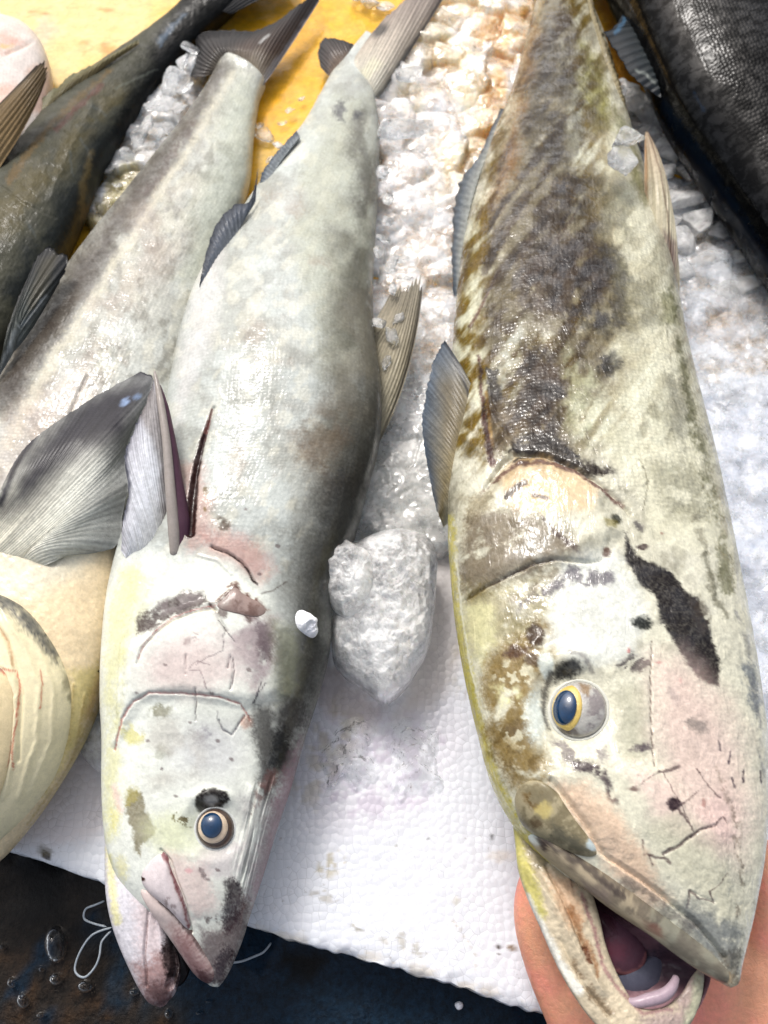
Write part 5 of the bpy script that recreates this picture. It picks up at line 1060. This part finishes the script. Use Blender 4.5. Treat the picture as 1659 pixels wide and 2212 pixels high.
tube('fin_spine', [(333, 800, 0.117), (347, 870, 0.115), (360, 960, 0.112), (368, 1060, 0.106), (376, 1150, 0.098), (378, 1206, 0.092)], [.001, .0025, .003, .0035, .004, .003], M['soft'], B, (150, 142, 136), n=14)
dome('fin_root', None, [(356, 1180), (366, 1168), (380, 1172), (388, 1190), (380, 1214), (362, 1212)], .005, M['soft'], B, (190, 40, 70), z=.085, na=60, nr=14)
fin('anal_fin', [(792, 720, .04), (800, 800, .04), (810, 880, .04), (816, 962, .035)], [(850, 624, .05), (884, 606, .05), (908, 582, .05), (915, 600, .05)], [(812, 690, .048), (840, 720, .05), (862, 760, .05), (884, 790, .045)], ((176, 170, 150), (160, 152, 132), (140, 134, 120)), B, rays=16, rag=.08,
    layers=[ln((66, 62, 58), .7, [(915, 600), (900, 700), (880, 790), (850, 880), (818, 960)], wd=6, s=6)])
fin('dorsal_fin', [(552, 436, 0.075), (520, 490, 0.075), (478, 560, 0.075), (440, 625, 0.075)], [(557, 362, 0.080), (550, 400, 0.079), (536, 436, 0.079), (512, 436, 0.079), (482, 462, 0.079), (458, 500, 0.079), (440, 560, 0.079), (430, 620, 0.079)], None, ((128, 132, 136), (92, 98, 108), (52, 58, 68)), B, rays=20, rag=.07)
fin('back_fin_strip', [(648, 295, 0.060), (610, 345, 0.060), (570, 402, 0.060)], [(640, 282, 0.055), (596, 332, 0.055), (566, 372, 0.055), (560, 402, 0.055)], None, ((140, 146, 148), (100, 108, 116), (62, 72, 84)), B, rays=16, rag=.1, nv=20)
fin('tail_fin', [(742, 162, .022), (770, 176, .026), (800, 196, .026), (817, 214, .02)], [(812, 62, .03), (850, 20, .032), (905, -30, .034), (960, -46, .03), (968, -20, .024)], [(770, 118, .028), (812, 100, .034), (850, 110, .034), (882, 118, .024)], ((216, 212, 196), (196, 186, 172), (150, 138, 130)), B, rays=18, rag=.06,
    layers=[ln((60, 62, 68), .75, [(818, 214), (850, 165), (885, 110), (930, 50), (965, -20)], wd=14, s=10, w=4), el((60, 60, 62), .8, (822, 66, 20, 10, -40), s=10, w=6), el((220, 216, 190), .7, (796, 150, 30, 14, -40), s=14, w=8)])
fin('tail_lobe', [(714, 168, .02), (730, 160, .022), (748, 146, .022), (764, 122, .02)], [(692, 146, .022), (686, 116, .024), (692, 86, .026), (712, 80, .026), (745, 88, .026), (770, 98, .024)], None, ((150, 130, 112), (82, 72, 68), (38, 38, 42)), B, rays=14, rag=.05)

# ------------------------------------------------------------------ silver fish with cream belly at the left
c0 = P(250, 900, 0.)
Cc = thing('whole_fish', (c0[0], c0[1], 0), 'silver grey fish with cream belly and wide dark-edged side fin at the left', 'fish', 'raw fish laid on ice')
LC = [
    el((160, 154, 138), .25, (250, 550, 620, 620, 0), s=40, w=0, t=(.010, .010, 20, .42, .62)), el((110, 104, 88), .35, (250, 550, 620, 620, 0), s=40, w=0, t=(.035, .03, 20, .48, .66)), el((232, 230, 216), .4, (250, 550, 620, 620, 0), s=40, w=0, t=(.05, .03, 40, .5, .66)),
    pg((198, 202, 188), .6, [(500, 140), (560, 200), (545, 400), (420, 620), (380, 600), (440, 400)], s=60, w=24),
    ln((84, 74, 66), .9, [(470, 150), (420, 240), (340, 350), (260, 470), (180, 590), (90, 720), (10, 850)], wd=(40, 92), s=90, w=16, t=(.01, .012, 30, .1, .36)),
    ln((104, 84, 78), .5, [(420, 270), (360, 360), (300, 430)], wd=22, s=24, w=14, t=(.04, .04, 0, .35, .55)),
    ln((226, 222, 206), .7, [(500, 160), (420, 300), (350, 410), (270, 540), (180, 680), (90, 820), (20, 960)], wd=(10, 26), s=24, w=10),  # pale streak paints the highlight along the flank into the skin colour
    pg((186, 174, 164), .4, [(300, 420), (400, 380), (400, 560), (300, 640), (180, 700), (200, 600)], s=70, w=34, t=(.012, .012, 30, .34, .58)),
    *[pg((160, 146, 134), .35, g, s=44, w=20, t=(.03, .03, 0, .34, .56)) for g in ([(220, 640), (280, 640), (290, 700), (220, 700)], [(200, 730), (270, 730), (250, 820), (200, 830)], [(60, 880), (130, 860), (120, 960), (60, 980)], [(300, 520), (350, 520), (340, 580), (290, 580)])],
    pg((206, 186, 178), .3, [(0, 900), (120, 820), (200, 760), (220, 860), (60, 1060), (-60, 1100)], s=60, w=20),
    ln((112, 96, 84), .7, [(188, 812), (168, 850), (150, 893)], wd=2.5, s=3, w=2),
    pg((240, 224, 194), .95, [(-200, 1160), (260, 1140), (280, 1300), (240, 1500), (160, 1700), (0, 1900), (-300, 1900)], s=60, w=14),
    pg((236, 232, 216), .8, [(-60, 1180), (220, 1160), (180, 1240), (60, 1290), (-60, 1290)], s=70, w=14), ln((206, 170, 130), .5, [(255, 1260), (236, 1400), (190, 1540)], wd=18, s=20, w=8),
    pg((226, 214, 150), .6, [(150, 1450), (220, 1440), (170, 1600), (100, 1720), (140, 1560)], s=30, w=12),
    *[ln((206, 186, 136), .6, g, wd=4, s=8, w=3) for g in ([(160, 1480), (150, 1600), (90, 1720)], [(185, 1500), (160, 1640), (60, 1780)], [(200, 1540), (120, 1720), (30, 1830)])],
    el((48, 38, 30), .9, (214, 1450, 3.5, 2.5, 0), s=2, w=1), ln((84, 36, 80), .7, [(0, 1812), (12, 1800), (22, 1792)], wd=3, s=3, w=2),
]
STC = [(478, 132, 572, 180, .55, 0), (455, 178, 560, 214, .55, 0), (402, 262, 548, 290, .55, 0), (340, 346, 540, 380, .55, 0), (276, 432, 516, 462, .55, 0), (200, 530, 478, 570, .55, 0), (112, 655, 440, 690, .55, 0), (24, 800, 410, 830, .55, 0), (-60, 950, 375, 960, .55, 0),
    (-130, 1100, 320, 1100, .55, 0), (-180, 1250, 272, 1250, .55, 0), (-210, 1400, 240, 1420, .55, .002), (-230, 1560, 180, 1590, .55, .004), (-210, 1710, 92, 1745, .55, .006), (-150, 1830, 10, 1850, .55, .01), (-110, 1880, -50, 1890, .6, .014)]
bC = sweep('body', STC, M['skin'], Cc, (212, 214, 208), LC,
    [ln(0, -.002, [(188, 812), (168, 850), (150, 893)], wd=3, s=8, w=1), *[ln(0, .0022, g, wd=4, s=12, w=1) for g in ([(160, 1480), (150, 1600), (90, 1720)], [(185, 1500), (160, 1640), (60, 1780)], [(200, 1540), (120, 1720), (30, 1830)])]],
    ns=800, nt_=240, nb=30, q=.72, rug=.001, sclfn=lambda X, Y: np.where(Y < 1150, .7, .1))
dome('gill_cover', bC, [(-140, 1300), (-60, 1270), (0, 1282), (56, 1312), (104, 1372), (142, 1440), (157, 1510), (150, 1590), (125, 1670), (82, 1735), (20, 1800), (-60, 1840), (-150, 1700)], .012, M['soft'], Cc, (240, 232, 204), [
    ln((120, 120, 116), .9, [(-20, 1276), (40, 1310), (90, 1366), (128, 1426)], wd=(40, 20), s=26, w=10, t=(.03, .03, 0, .2, .4)),
    ln((150, 144, 120), .6, [(104, 1372), (142, 1440), (154, 1520)], wd=14, s=12, w=8, t=(.04, .04, 0, .3, .5)),
    ln((210, 120, 100), .75, [(20, 1446), (48, 1452), (56, 1490), (50, 1560), (40, 1620), (42, 1660)], wd=3, s=3, w=2), ln((206, 110, 90), .6, [(96, 1450), (102, 1480), (98, 1530)], wd=2.5, s=3, w=2),
    ln((196, 150, 110), .6, [(-10, 1330), (30, 1390), (40, 1440)], wd=4, s=6, w=3), ln((214, 206, 110), .7, [(8, 1560), (0, 1680), (-10, 1780)], wd=16, s=14, w=5)],
    [*[ln(0, .0014, g, wd=6, s=16, w=4) for g in ([(0, 1300), (60, 1390), (96, 1480), (90, 1600), (50, 1720)], [(30, 1300), (90, 1390), (126, 1490), (120, 1600), (76, 1710)], [(-20, 1400), (30, 1450), (50, 1500), (44, 1620), (20, 1720)])],
     ln(0, -.0025, [(-10, 1330), (30, 1390), (46, 1446), (60, 1500), (52, 1640)], wd=4, s=12, w=1)], nr=70, na=220, e=.55, sink=.0015)
dome('gill_plate', bC, [(-150, 1420), (-40, 1410), (10, 1430), (40, 1462), (54, 1510), (50, 1570), (40, 1640), (18, 1710), (-30, 1760), (-140, 1740)], .007, M['soft'], Cc, (236, 222, 190), [ln((206, 120, 104), .75, [(10, 1436), (44, 1464), (54, 1510), (50, 1580), (38, 1650)], wd=5, s=5, w=2), ln((222, 214, 120), .7, [(10, 1540), (4, 1660), (-6, 1740)], wd=14, s=14, w=4), ln((170, 166, 156), .6, [(-40, 1412), (20, 1440)], wd=16, s=14, w=6)],
    [ln(0, .0012, [(0, 1440), (20, 1520), (14, 1620), (-10, 1720)], wd=6, s=16, w=4)], nr=50, na=200, e=.5, off=.010, sink=.002)
fin('pectoral_fin', [(-60, 1110, .085), (-50, 1170, .08), (-20, 1225, .075), (60, 1235, .07)], [(-20, 1112, .09), (10, 1040, .084), (60, 950, .08), (120, 890, .078), (180, 848, .078), (235, 815, .078), (290, 803, .078), (332, 808, .078), (325, 850, .08), (300, 900, .08), (275, 960, .08), (272, 1010, .08), (279, 1050, .078), (266, 1110, .074), (256, 1176, .07), (200, 1196, .072), (150, 1198, .074)],
    [(-30, 1100, .1), (40, 1040, .098), (110, 1030, .096), (150, 1060, .095), (150, 1120, .092), (110, 1180, .088), (110, 1216, .082)], ((240, 234, 214), (214, 214, 202), (160, 162, 160)), Cc, nu=260, nv=70, rays=52, rag=.012, ridge=.0003, camber=.006,
    layers=[ln((44, 42, 56), .85, [(0, 1090), (30, 1010), (80, 930), (130, 880), (180, 848), (235, 815), (290, 803), (335, 810)], wd=14, s=14, w=3),
            pg((40, 38, 48), .96, [(60, 960), (180, 850), (300, 806), (330, 820), (300, 900), (270, 960), (180, 980), (60, 1100), (0, 1110)], s=90, w=14),
            el((140, 160, 190), .8, (270, 868, 10, 8, -20), s=4, w=1), el((130, 150, 180), .7, (297, 857, 9, 6, -10), s=4, w=1)])
fin('tail_fin', [(462, 156, .02), (490, 140, .024), (520, 142, .026), (546, 158, .026), (566, 188, .02)], [(410, 166, .02), (424, 110, .022), (426, 72, .024), (490, 64, .03), (548, 66, .032), (584, 52, .034), (612, 36, .034), (652, 4, .034), (690, -22, .03), (694, -4, .026)],
    [(440, 165, .022), (462, 112, .03), (520, 108, .034), (580, 104, .034), (622, 108, .024)], ((168, 158, 140), (86, 72, 64), (32, 32, 36)), Cc, nu=160, rays=30, rag=.03,
    layers=[pg((26, 28, 32), .7, [(420, 60), (560, 64), (500, 110), (430, 180), (410, 150)], s=30, w=10), ln((150, 150, 156), .7, [(566, 188), (600, 130), (640, 80), (690, 10)], wd=12, s=12, w=5), ln((210, 210, 206), .6, [(560, 92), (580, 76)], wd=5, s=4, w=2)])

# ------------------------------------------------------------------ dark fish, upper left
c0 = P(200, 400, 0.)
D = thing('whole_fish', (c0[0], c0[1], 0), 'dark olive grey fish at the upper left with a brown ragged fin', 'fish', 'raw fish laid on ice')
LD = [
    ln((122, 114, 84), .75, [(300, 170), (200, 250), (120, 340), (60, 410), (0, 480)], wd=(30, 80), s=50, w=24, t=(.02, .02, 30, .25, .5)),
    pg((24, 28, 32), .9, [(400, -40), (580, -40), (440, 120), (330, 220), (270, 330), (240, 300), (290, 180), (340, 90)], s=50, w=16),
    pg((46, 54, 58), .8, [(200, 300), (290, 250), (230, 420), (180, 480), (60, 640), (0, 760), (0, 640), (90, 480)], s=60, w=24, t=(.012, .012, 30, .28, .5)),
    ln((140, 118, 80), .6, [(240, 150), (170, 210), (110, 270), (60, 330), (20, 390)], wd=(8, 18), s=12, w=6), ln((126, 84, 76), .6, [(220, 185), (170, 230), (120, 280)], wd=10, s=10, w=6),
    ln((168, 150, 108), .5, [(196, 330), (180, 400), (176, 470)], wd=14, s=16, w=6),
    ln((130, 148, 166), .6, [(400, 30), (370, 60), (345, 90)], wd=(10, 16), s=12, w=6), ln((140, 144, 136), .5, [(250, 190), (290, 170), (340, 150)], wd=4, s=5, w=4),
    *[ln((120, 126, 126), .5, g, wd=4, s=7, w=4) for g in ([(200, 230), (230, 250)], [(150, 330), (158, 380)], [(175, 300), (196, 340)], [(60, 480), (75, 510)])],
]
STD = [(470, -90, 570, -60, .6, .01), (400, 6, 502, 22, .6, .008), (335, 64, 440, 76, .58, .004), (270, 112, 386, 132, .56, 0), (208, 156, 328, 192, .56, 0), (152, 202, 286, 252, .56, 0), (100, 254, 238, 328, .56, 0), (50, 312, 200, 405, .56, 0), (0, 380, 168, 486, .56, 0), (-60, 460, 118, 588, .56, 0), (-120, 550, 60, 686, .56, 0), (-190, 660, 2, 788, .56, 0), (-260, 780, -60, 900, .56, 0), (-320, 900, -120, 1000, .56, 0)]
bD = sweep('body', STD, M['skin_dark'], D, (106, 106, 94), LD, [ln(0, .002, [(200, 230), (150, 330), (110, 430)], wd=6, s=30, w=6), ln(0, -.0015, [(0, 400), (50, 440), (120, 470)], wd=3, s=8, w=3)], ns=500, nt_=160, nb=30, rug=.0014, sclfn=lambda X, Y: np.full(X.shape, .5))
fin('dorsal_fin', [(-110, 330, .05), (-90, 380, .05), (-40, 420, .05)], [(84, 138, .09), (94, 130, .09), (106, 138, .088), (104, 156, .086)], [(10, 214, .08), (30, 240, .08), (52, 280, .074)], ((136, 118, 86), (128, 108, 76), (104, 88, 64)), D, rays=9, rag=.07, ridge=.0016,
    layers=[ln((48, 42, 34), .8, [(-20, 240), (30, 192), (84, 138), (104, 134)], wd=7, s=6)])
fin('back_fin_strip', [(40, 340, .04), (90, 262, .045), (150, 202, .045), (215, 152, .045), (300, 95, .04)], [(95, 205, .05), (104, 196, .05), (130, 182, .05), (150, 160, .05), (180, 148, .048), (240, 118, .046), (300, 84, .042)], None, ((136, 120, 86), (124, 116, 82), (110, 108, 80)), D, rays=26, rag=.08)
fin('pelvic_fin', [(-10, 820, .08), (0, 800, .08), (14, 770, .08)], [(22, 700, .086), (60, 600, .09), (86, 545, .09), (112, 530, .09), (130, 540, .09), (150, 562, .088), (110, 640, .08)], [(6, 760, .086), (50, 680, .09), (60, 700, .086), (60, 720, .08)], ((132, 136, 134), (88, 92, 88), (38, 40, 44)), D, rays=16, rag=.03, ridge=.0016,
    layers=[pg((66, 62, 46), .7, [(62, 640), (90, 560), (130, 545), (100, 620), (66, 690)], s=16, w=6), ln((150, 156, 160), .5, [(8, 780), (30, 720), (60, 690), (100, 640)], wd=8, s=8, w=4)])
fin('tail_fin', [(420, 20, .03), (460, 20, .034), (500, 30, .03)], [(560, -120, .03), (620, -100, .03), (640, -40, .03)], None, ((28, 30, 34), (24, 24, 28), (40, 34, 32)), D, rays=14)

# ------------------------------------------------------------------ black fish, upper right
c0 = P(1620, 200, 0.)
K = thing('whole_fish', (c0[0], c0[1], 0), 'glossy black fish at the upper right with beaded sheen', 'fish', 'raw fish laid on ice')
STK = [(1240, -200, 1600, -330, .5, .01), (1300, -80, 1700, -230, .5, .01), (1350, 30, 1770, -120, .5, .008), (1400, 150, 1830, 10, .5, .006), (1452, 262, 1900, 130, .5, .004), (1540, 400, 1980, 290, .5, .002), (1632, 540, 2060, 430, .5, 0), (1730, 690, 2130, 590, .5, 0), (1840, 860, 2200, 760, .5, 0)]
bK = sweep('body', STK, M['skin_black'], K, (12, 15, 20), [
    pg((40, 30, 22), .8, [(1400, -60), (1480, -60), (1520, 60), (1470, 100), (1420, 40)], s=50, w=20), ln((24, 44, 62), .8, [(1430, 230), (1500, 330), (1580, 450), (1659, 580)], wd=34, s=26, w=10), ln((44, 74, 100), .5, [(1500, 200), (1520, 240)], wd=5, s=8, w=8)],
    [ln(0, -.004, [(1440, 200), (1530, 330), (1620, 460), (1700, 580)], wd=6, s=30, w=4)], ns=500, nt_=220, nb=30, q=.8, sclfn=lambda X, Y: sst(1450, 1520, X - .55 * (Y - 60)))
fin('belly_keel', [(1448, 200, .05), (1520, 310, .05), (1600, 430, .05), (1700, 580, .05)], [(1432, 225, .04), (1500, 335, .038), (1580, 460, .036), (1660, 590, .034)], None, ((18, 34, 48), (14, 26, 38), (10, 18, 28)), K, rays=40, rag=.15, nv=16)
fin('pelvic_fin', [(1400, 10, 0.075), (1418, 60, 0.075), (1435, 150, 0.075), (1440, 200, 0.075)], [(1345, 30, 0.075), (1318, 66, 0.077), (1302, 72, 0.077), (1330, 120, 0.075), (1368, 172, 0.075), (1425, 212, 0.071)], None, ((56, 64, 64), (38, 46, 50), (28, 36, 44)), K, rays=14, rag=.05, ridge=.0016,
    layers=[ln((150, 156, 150), .5, [(1375, 150), (1400, 165), (1418, 178)], wd=6, s=6, w=5), ln((70, 110, 140), .6, [(1330, 70), (1345, 50), (1352, 36)], wd=9, s=6, w=4)])
for i, (px, py) in enumerate([(1452, 236), (1471, 256), (1489, 287), (1515, 321), (1538, 349), (1562, 384), (1584, 416), (1615, 452), (1636, 481)]):
    o = dome('water_drop', None, [(px - 5, py), (px, py - 4), (px + 5, py), (px, py + 4)], .004, M['drop'], None, z=.058, nr=8, na=24)
    tag(o, 'water drop in the row along the belly edge of the black fish', 'water drop', 'row of water drops on the black fish')

# pale fish at the far upper left
o = sweep('fish_piece', [(-20, 60, 12, 60, .6, .01), (-70, 68, 46, 66, .5, .006), (-120, 84, 76, 82, .5, .003), (-150, 112, 98, 112, .5, 0), (-170, 160, 110, 160, .5, 0), (-180, 220, 110, 220, .5, 0), (-190, 300, 96, 300, .5, 0), (-200, 380, 60, 400, .5, 0), (-160, 440, 0, 470, .5, 0)], M['soft'], None, (232, 224, 218), [
    pg((226, 190, 176), .8, [(-60, 70), (30, 66), (50, 90), (10, 110), (-60, 120)], s=24, w=10), ln((206, 170, 150), .6, [(10, 115), (40, 104), (66, 92)], wd=3, s=4, w=2), el((236, 200, 140), .6, (12, 100, 14, 5, 0), s=8, w=4),
    pg((228, 200, 184), .8, [(60, 150), (110, 130), (112, 260), (60, 240)], s=24, w=8), pg((232, 190, 170), .6, [(-40, 190), (30, 180), (10, 300), (-60, 280)], s=30, w=12)], [ln(0, -.003, [(10, 118), (40, 106), (70, 90)], wd=4, s=12, w=1)], ns=200, nt_=100, nb=20).o
tag(o, 'pale pinkish rounded fish piece at the left edge of the yellow board', 'fish')

# ------------------------------------------------------------------ hand under the jaw
def metatube(pts, rad, out, n=20):
    p = smooth_pts(np.c_[np.array(pts, float), np.array(rad)[:, None]], 8)
    q, r = p[:, :3], p[:, 3]; T = np.gradient(q, axis=0); T /= np.linalg.norm(T, axis=1)[:, None]
    a = np.cross(T, [0.13, 0.2, 1.]); a /= np.linalg.norm(a, axis=1)[:, None]; b2 = np.cross(a, T)
    cap = 5; Vs = []
    t = np.linspace(0, 2 * math.pi, n, endpoint=False)
    for k in range(cap, 0, -1):
        f = k / cap * math.pi / 2; Vs.append(q[0] - T[0] * r[0] * math.sin(f) + (a[0] * np.cos(t)[:, None] + b2[0] * np.sin(t)[:, None]) * r[0] * max(math.cos(f), .02))
    for i in range(len(q)): Vs.append(q[i] + (a[i] * np.cos(t)[:, None] + b2[i] * np.sin(t)[:, None]) * r[i])
    for k in range(1, cap + 1):
        f = k / cap * math.pi / 2; Vs.append(q[-1] + T[-1] * r[-1] * math.sin(f) + (a[-1] * np.cos(t)[:, None] + b2[-1] * np.sin(t)[:, None]) * r[-1] * max(math.cos(f), .02))
    V = np.concatenate(Vs); m = len(Vs); F = gridF(m, n, True)
    F = np.r_[F, np.stack([np.zeros(n - 2, int), np.arange(1, n - 1), np.arange(2, n), np.arange(2, n)], 1)[:, ::1]]
    off = sum(len(v) for v, _ in out); out.append((V, F + off))
HP = lambda px, py, z: P(px, py, z)
parts_ = []
# wrist and palm (metacarpals side by side), then thumb and four fingers of different lengths curling up round the head
W0 = HP(1470, 2700, .006); W1 = HP(1445, 2440, .012)
for dx, r in ((-85, .021), (0, .024), (85, .021)):
    metatube([HP(1480 + dx * .8, 3300, -.005), HP(1465 + dx * .8, 2700, 0.0), HP(1440 + dx, 2430, .006)], [.026, .024, r], parts_)
for x0, y0, x1, y1, r0, r1 in ((1320, 2440, 1262, 2150, .023, .019), (1390, 2420, 1330, 2080, .023, .018), (1460, 2420, 1440, 2030, .023, .018), (1530, 2420, 1545, 2040, .023, .018), (1590, 2430, 1625, 2110, .022, .018)):
    metatube([HP(x0, y0, .010), HP((x0 + x1) / 2, (y0 + y1) / 2, .022), HP(x1, y1, .034)], [r0, (r0 + r1) / 2 + .001, r1], parts_)
# thumb at the left
metatube([HP(1330, 2400, .014), HP(1256, 2230, .026), HP(1186, 2080, .036), HP(1158, 1968, .044), HP(1176, 1876, .046), HP(1220, 1810, .044)], [.020, .017, .0145, .0135, .0115, .0085], parts_)
# index .. little
metatube([HP(1330, 2100, .034), HP(1316, 1980, .042), HP(1300, 1870, .044), HP(1290, 1790, .042)], [.013, .0108, .0098, .0078], parts_)
metatube([HP(1430, 2060, .036), HP(1424, 1930, .046), HP(1412, 1800, .05), HP(1404, 1710, .048)], [.013, .0112, .010, .008], parts_)
metatube([HP(1545, 2060, .036), HP(1548, 1940, .048), HP(1540, 1820, .054), HP(1536, 1740, .052)], [.0128, .0108, .0098, .0078], parts_)
metatube([HP(1635, 2110, .034), HP(1652, 1995, .048), HP(1650, 1900, .06), HP(1640, 1830, .064)], [.0135, .0108, .0094, .0074], parts_)
# heel of the hand filling the right side
metatube([HP(1600, 2420, .014), HP(1640, 2250, .026), HP(1652, 2100, .034), HP(1658, 2020, .040)], [.026, .024, .019, .014], parts_)
V = np.concatenate([v for v, _ in parts_]); F = np.concatenate([f for _, f in parts_])
hand = mk('person', V, F[:, ::-1], M['handskin'], None)
rm = hand.modifiers.new('Remesh', 'REMESH'); rm.mode = 'VOXEL'; rm.voxel_size = .0016; rm.use_smooth_shade = True
sm = hand.modifiers.new('Smooth', 'SMOOTH'); sm.factor = .6; sm.iterations = 14
tag(hand, 'bare hand, palm up, holding the mottled fish under its open jaw', 'person')

# ------------------------------------------------------------------ small things
b_ = dome('foam_crumb', bB, [(640, 1322), (650, 1316), (660, 1322), (672, 1332), (682, 1352), (684, 1370), (678, 1380), (666, 1376), (652, 1366), (642, 1356), (637, 1338)], .007, M['crumb'], None, rug=.007, n=5, na=120, nr=24)
tag(b_, 'bright white foam crumb stuck on the dark back of the pale fish', 'foam crumb')
for i, (g, lb) in enumerate((([(226, 1946, -.03), (205, 1955, -.028), (185, 1964, -.03), (182, 1984, -.032), (200, 1994, -.032), (230, 2002, -.03)], 'short white thread curling left of the pale fish snout, upper one'),
      ([(242, 2003, -.03), (200, 2019, -.03), (174, 2054, -.032), (162, 2089, -.034), (168, 2106, -.034), (185, 2110, -.034), (205, 2089, -.032), (215, 2064, -.03), (220, 2034, -.03), (240, 2011, -.03)], 'looped white thread on the dark ground left of the pale fish jaw'),
      ([(496, 2080, -.036), (520, 2077, -.034), (545, 2068, -.034), (570, 2056, -.034), (586, 2036, -.036)], 'thin white thread on the dark ground right of the pale fish snout'))):
    tag(tube('thread', g, .0007, M['thread'], None, n=8), lb, 'thread')
WD = 'round bubble of water on the dirty dark ground at the lower left'
for i, (px, py, rx, ry) in enumerate([(122, 2040, 25, 42), (122, 2115, 15, 15), (186, 2130, 18, 16), (28, 2122, 10, 14), (90, 2192, 9, 8), (52, 2160, 14, 20), (92, 2093, 5, 9), (365, 2190, 10, 14), (290, 2143, 10, 10), (452, 2163, 9, 5), (432, 2188, 9, 5), (8, 2045, 6, 8)]):
    o = dome('water_drop', None, [(px - rx, py), (px - rx * .7, py - ry * .7), (px, py - ry), (px + rx * .7, py - ry * .7), (px + rx, py), (px + rx * .7, py + ry * .7), (px, py + ry), (px - rx * .7, py + ry * .7)], .004 + .006 * rx / 25, M['drop'], None, z=-.040, nr=16, na=48, p=2, e=.55, rug=.001)
    if i == 0: tag(o, 'largest oval water bubble on the dirty dark ground at the lower left', 'water drop')
    else: tag(o, WD, 'water drop', 'water bubbles on the dark ground')
tag(dome('foam_crumb', None, [(983, 2168), (992, 2163), (1000, 2168), (999, 2178), (990, 2182), (984, 2176)], .003, M['crumb'], None, z=-.038, rug=.002, nr=12, na=40), 'tiny grey foam crumb on the dark ground below the board', 'foam crumb')
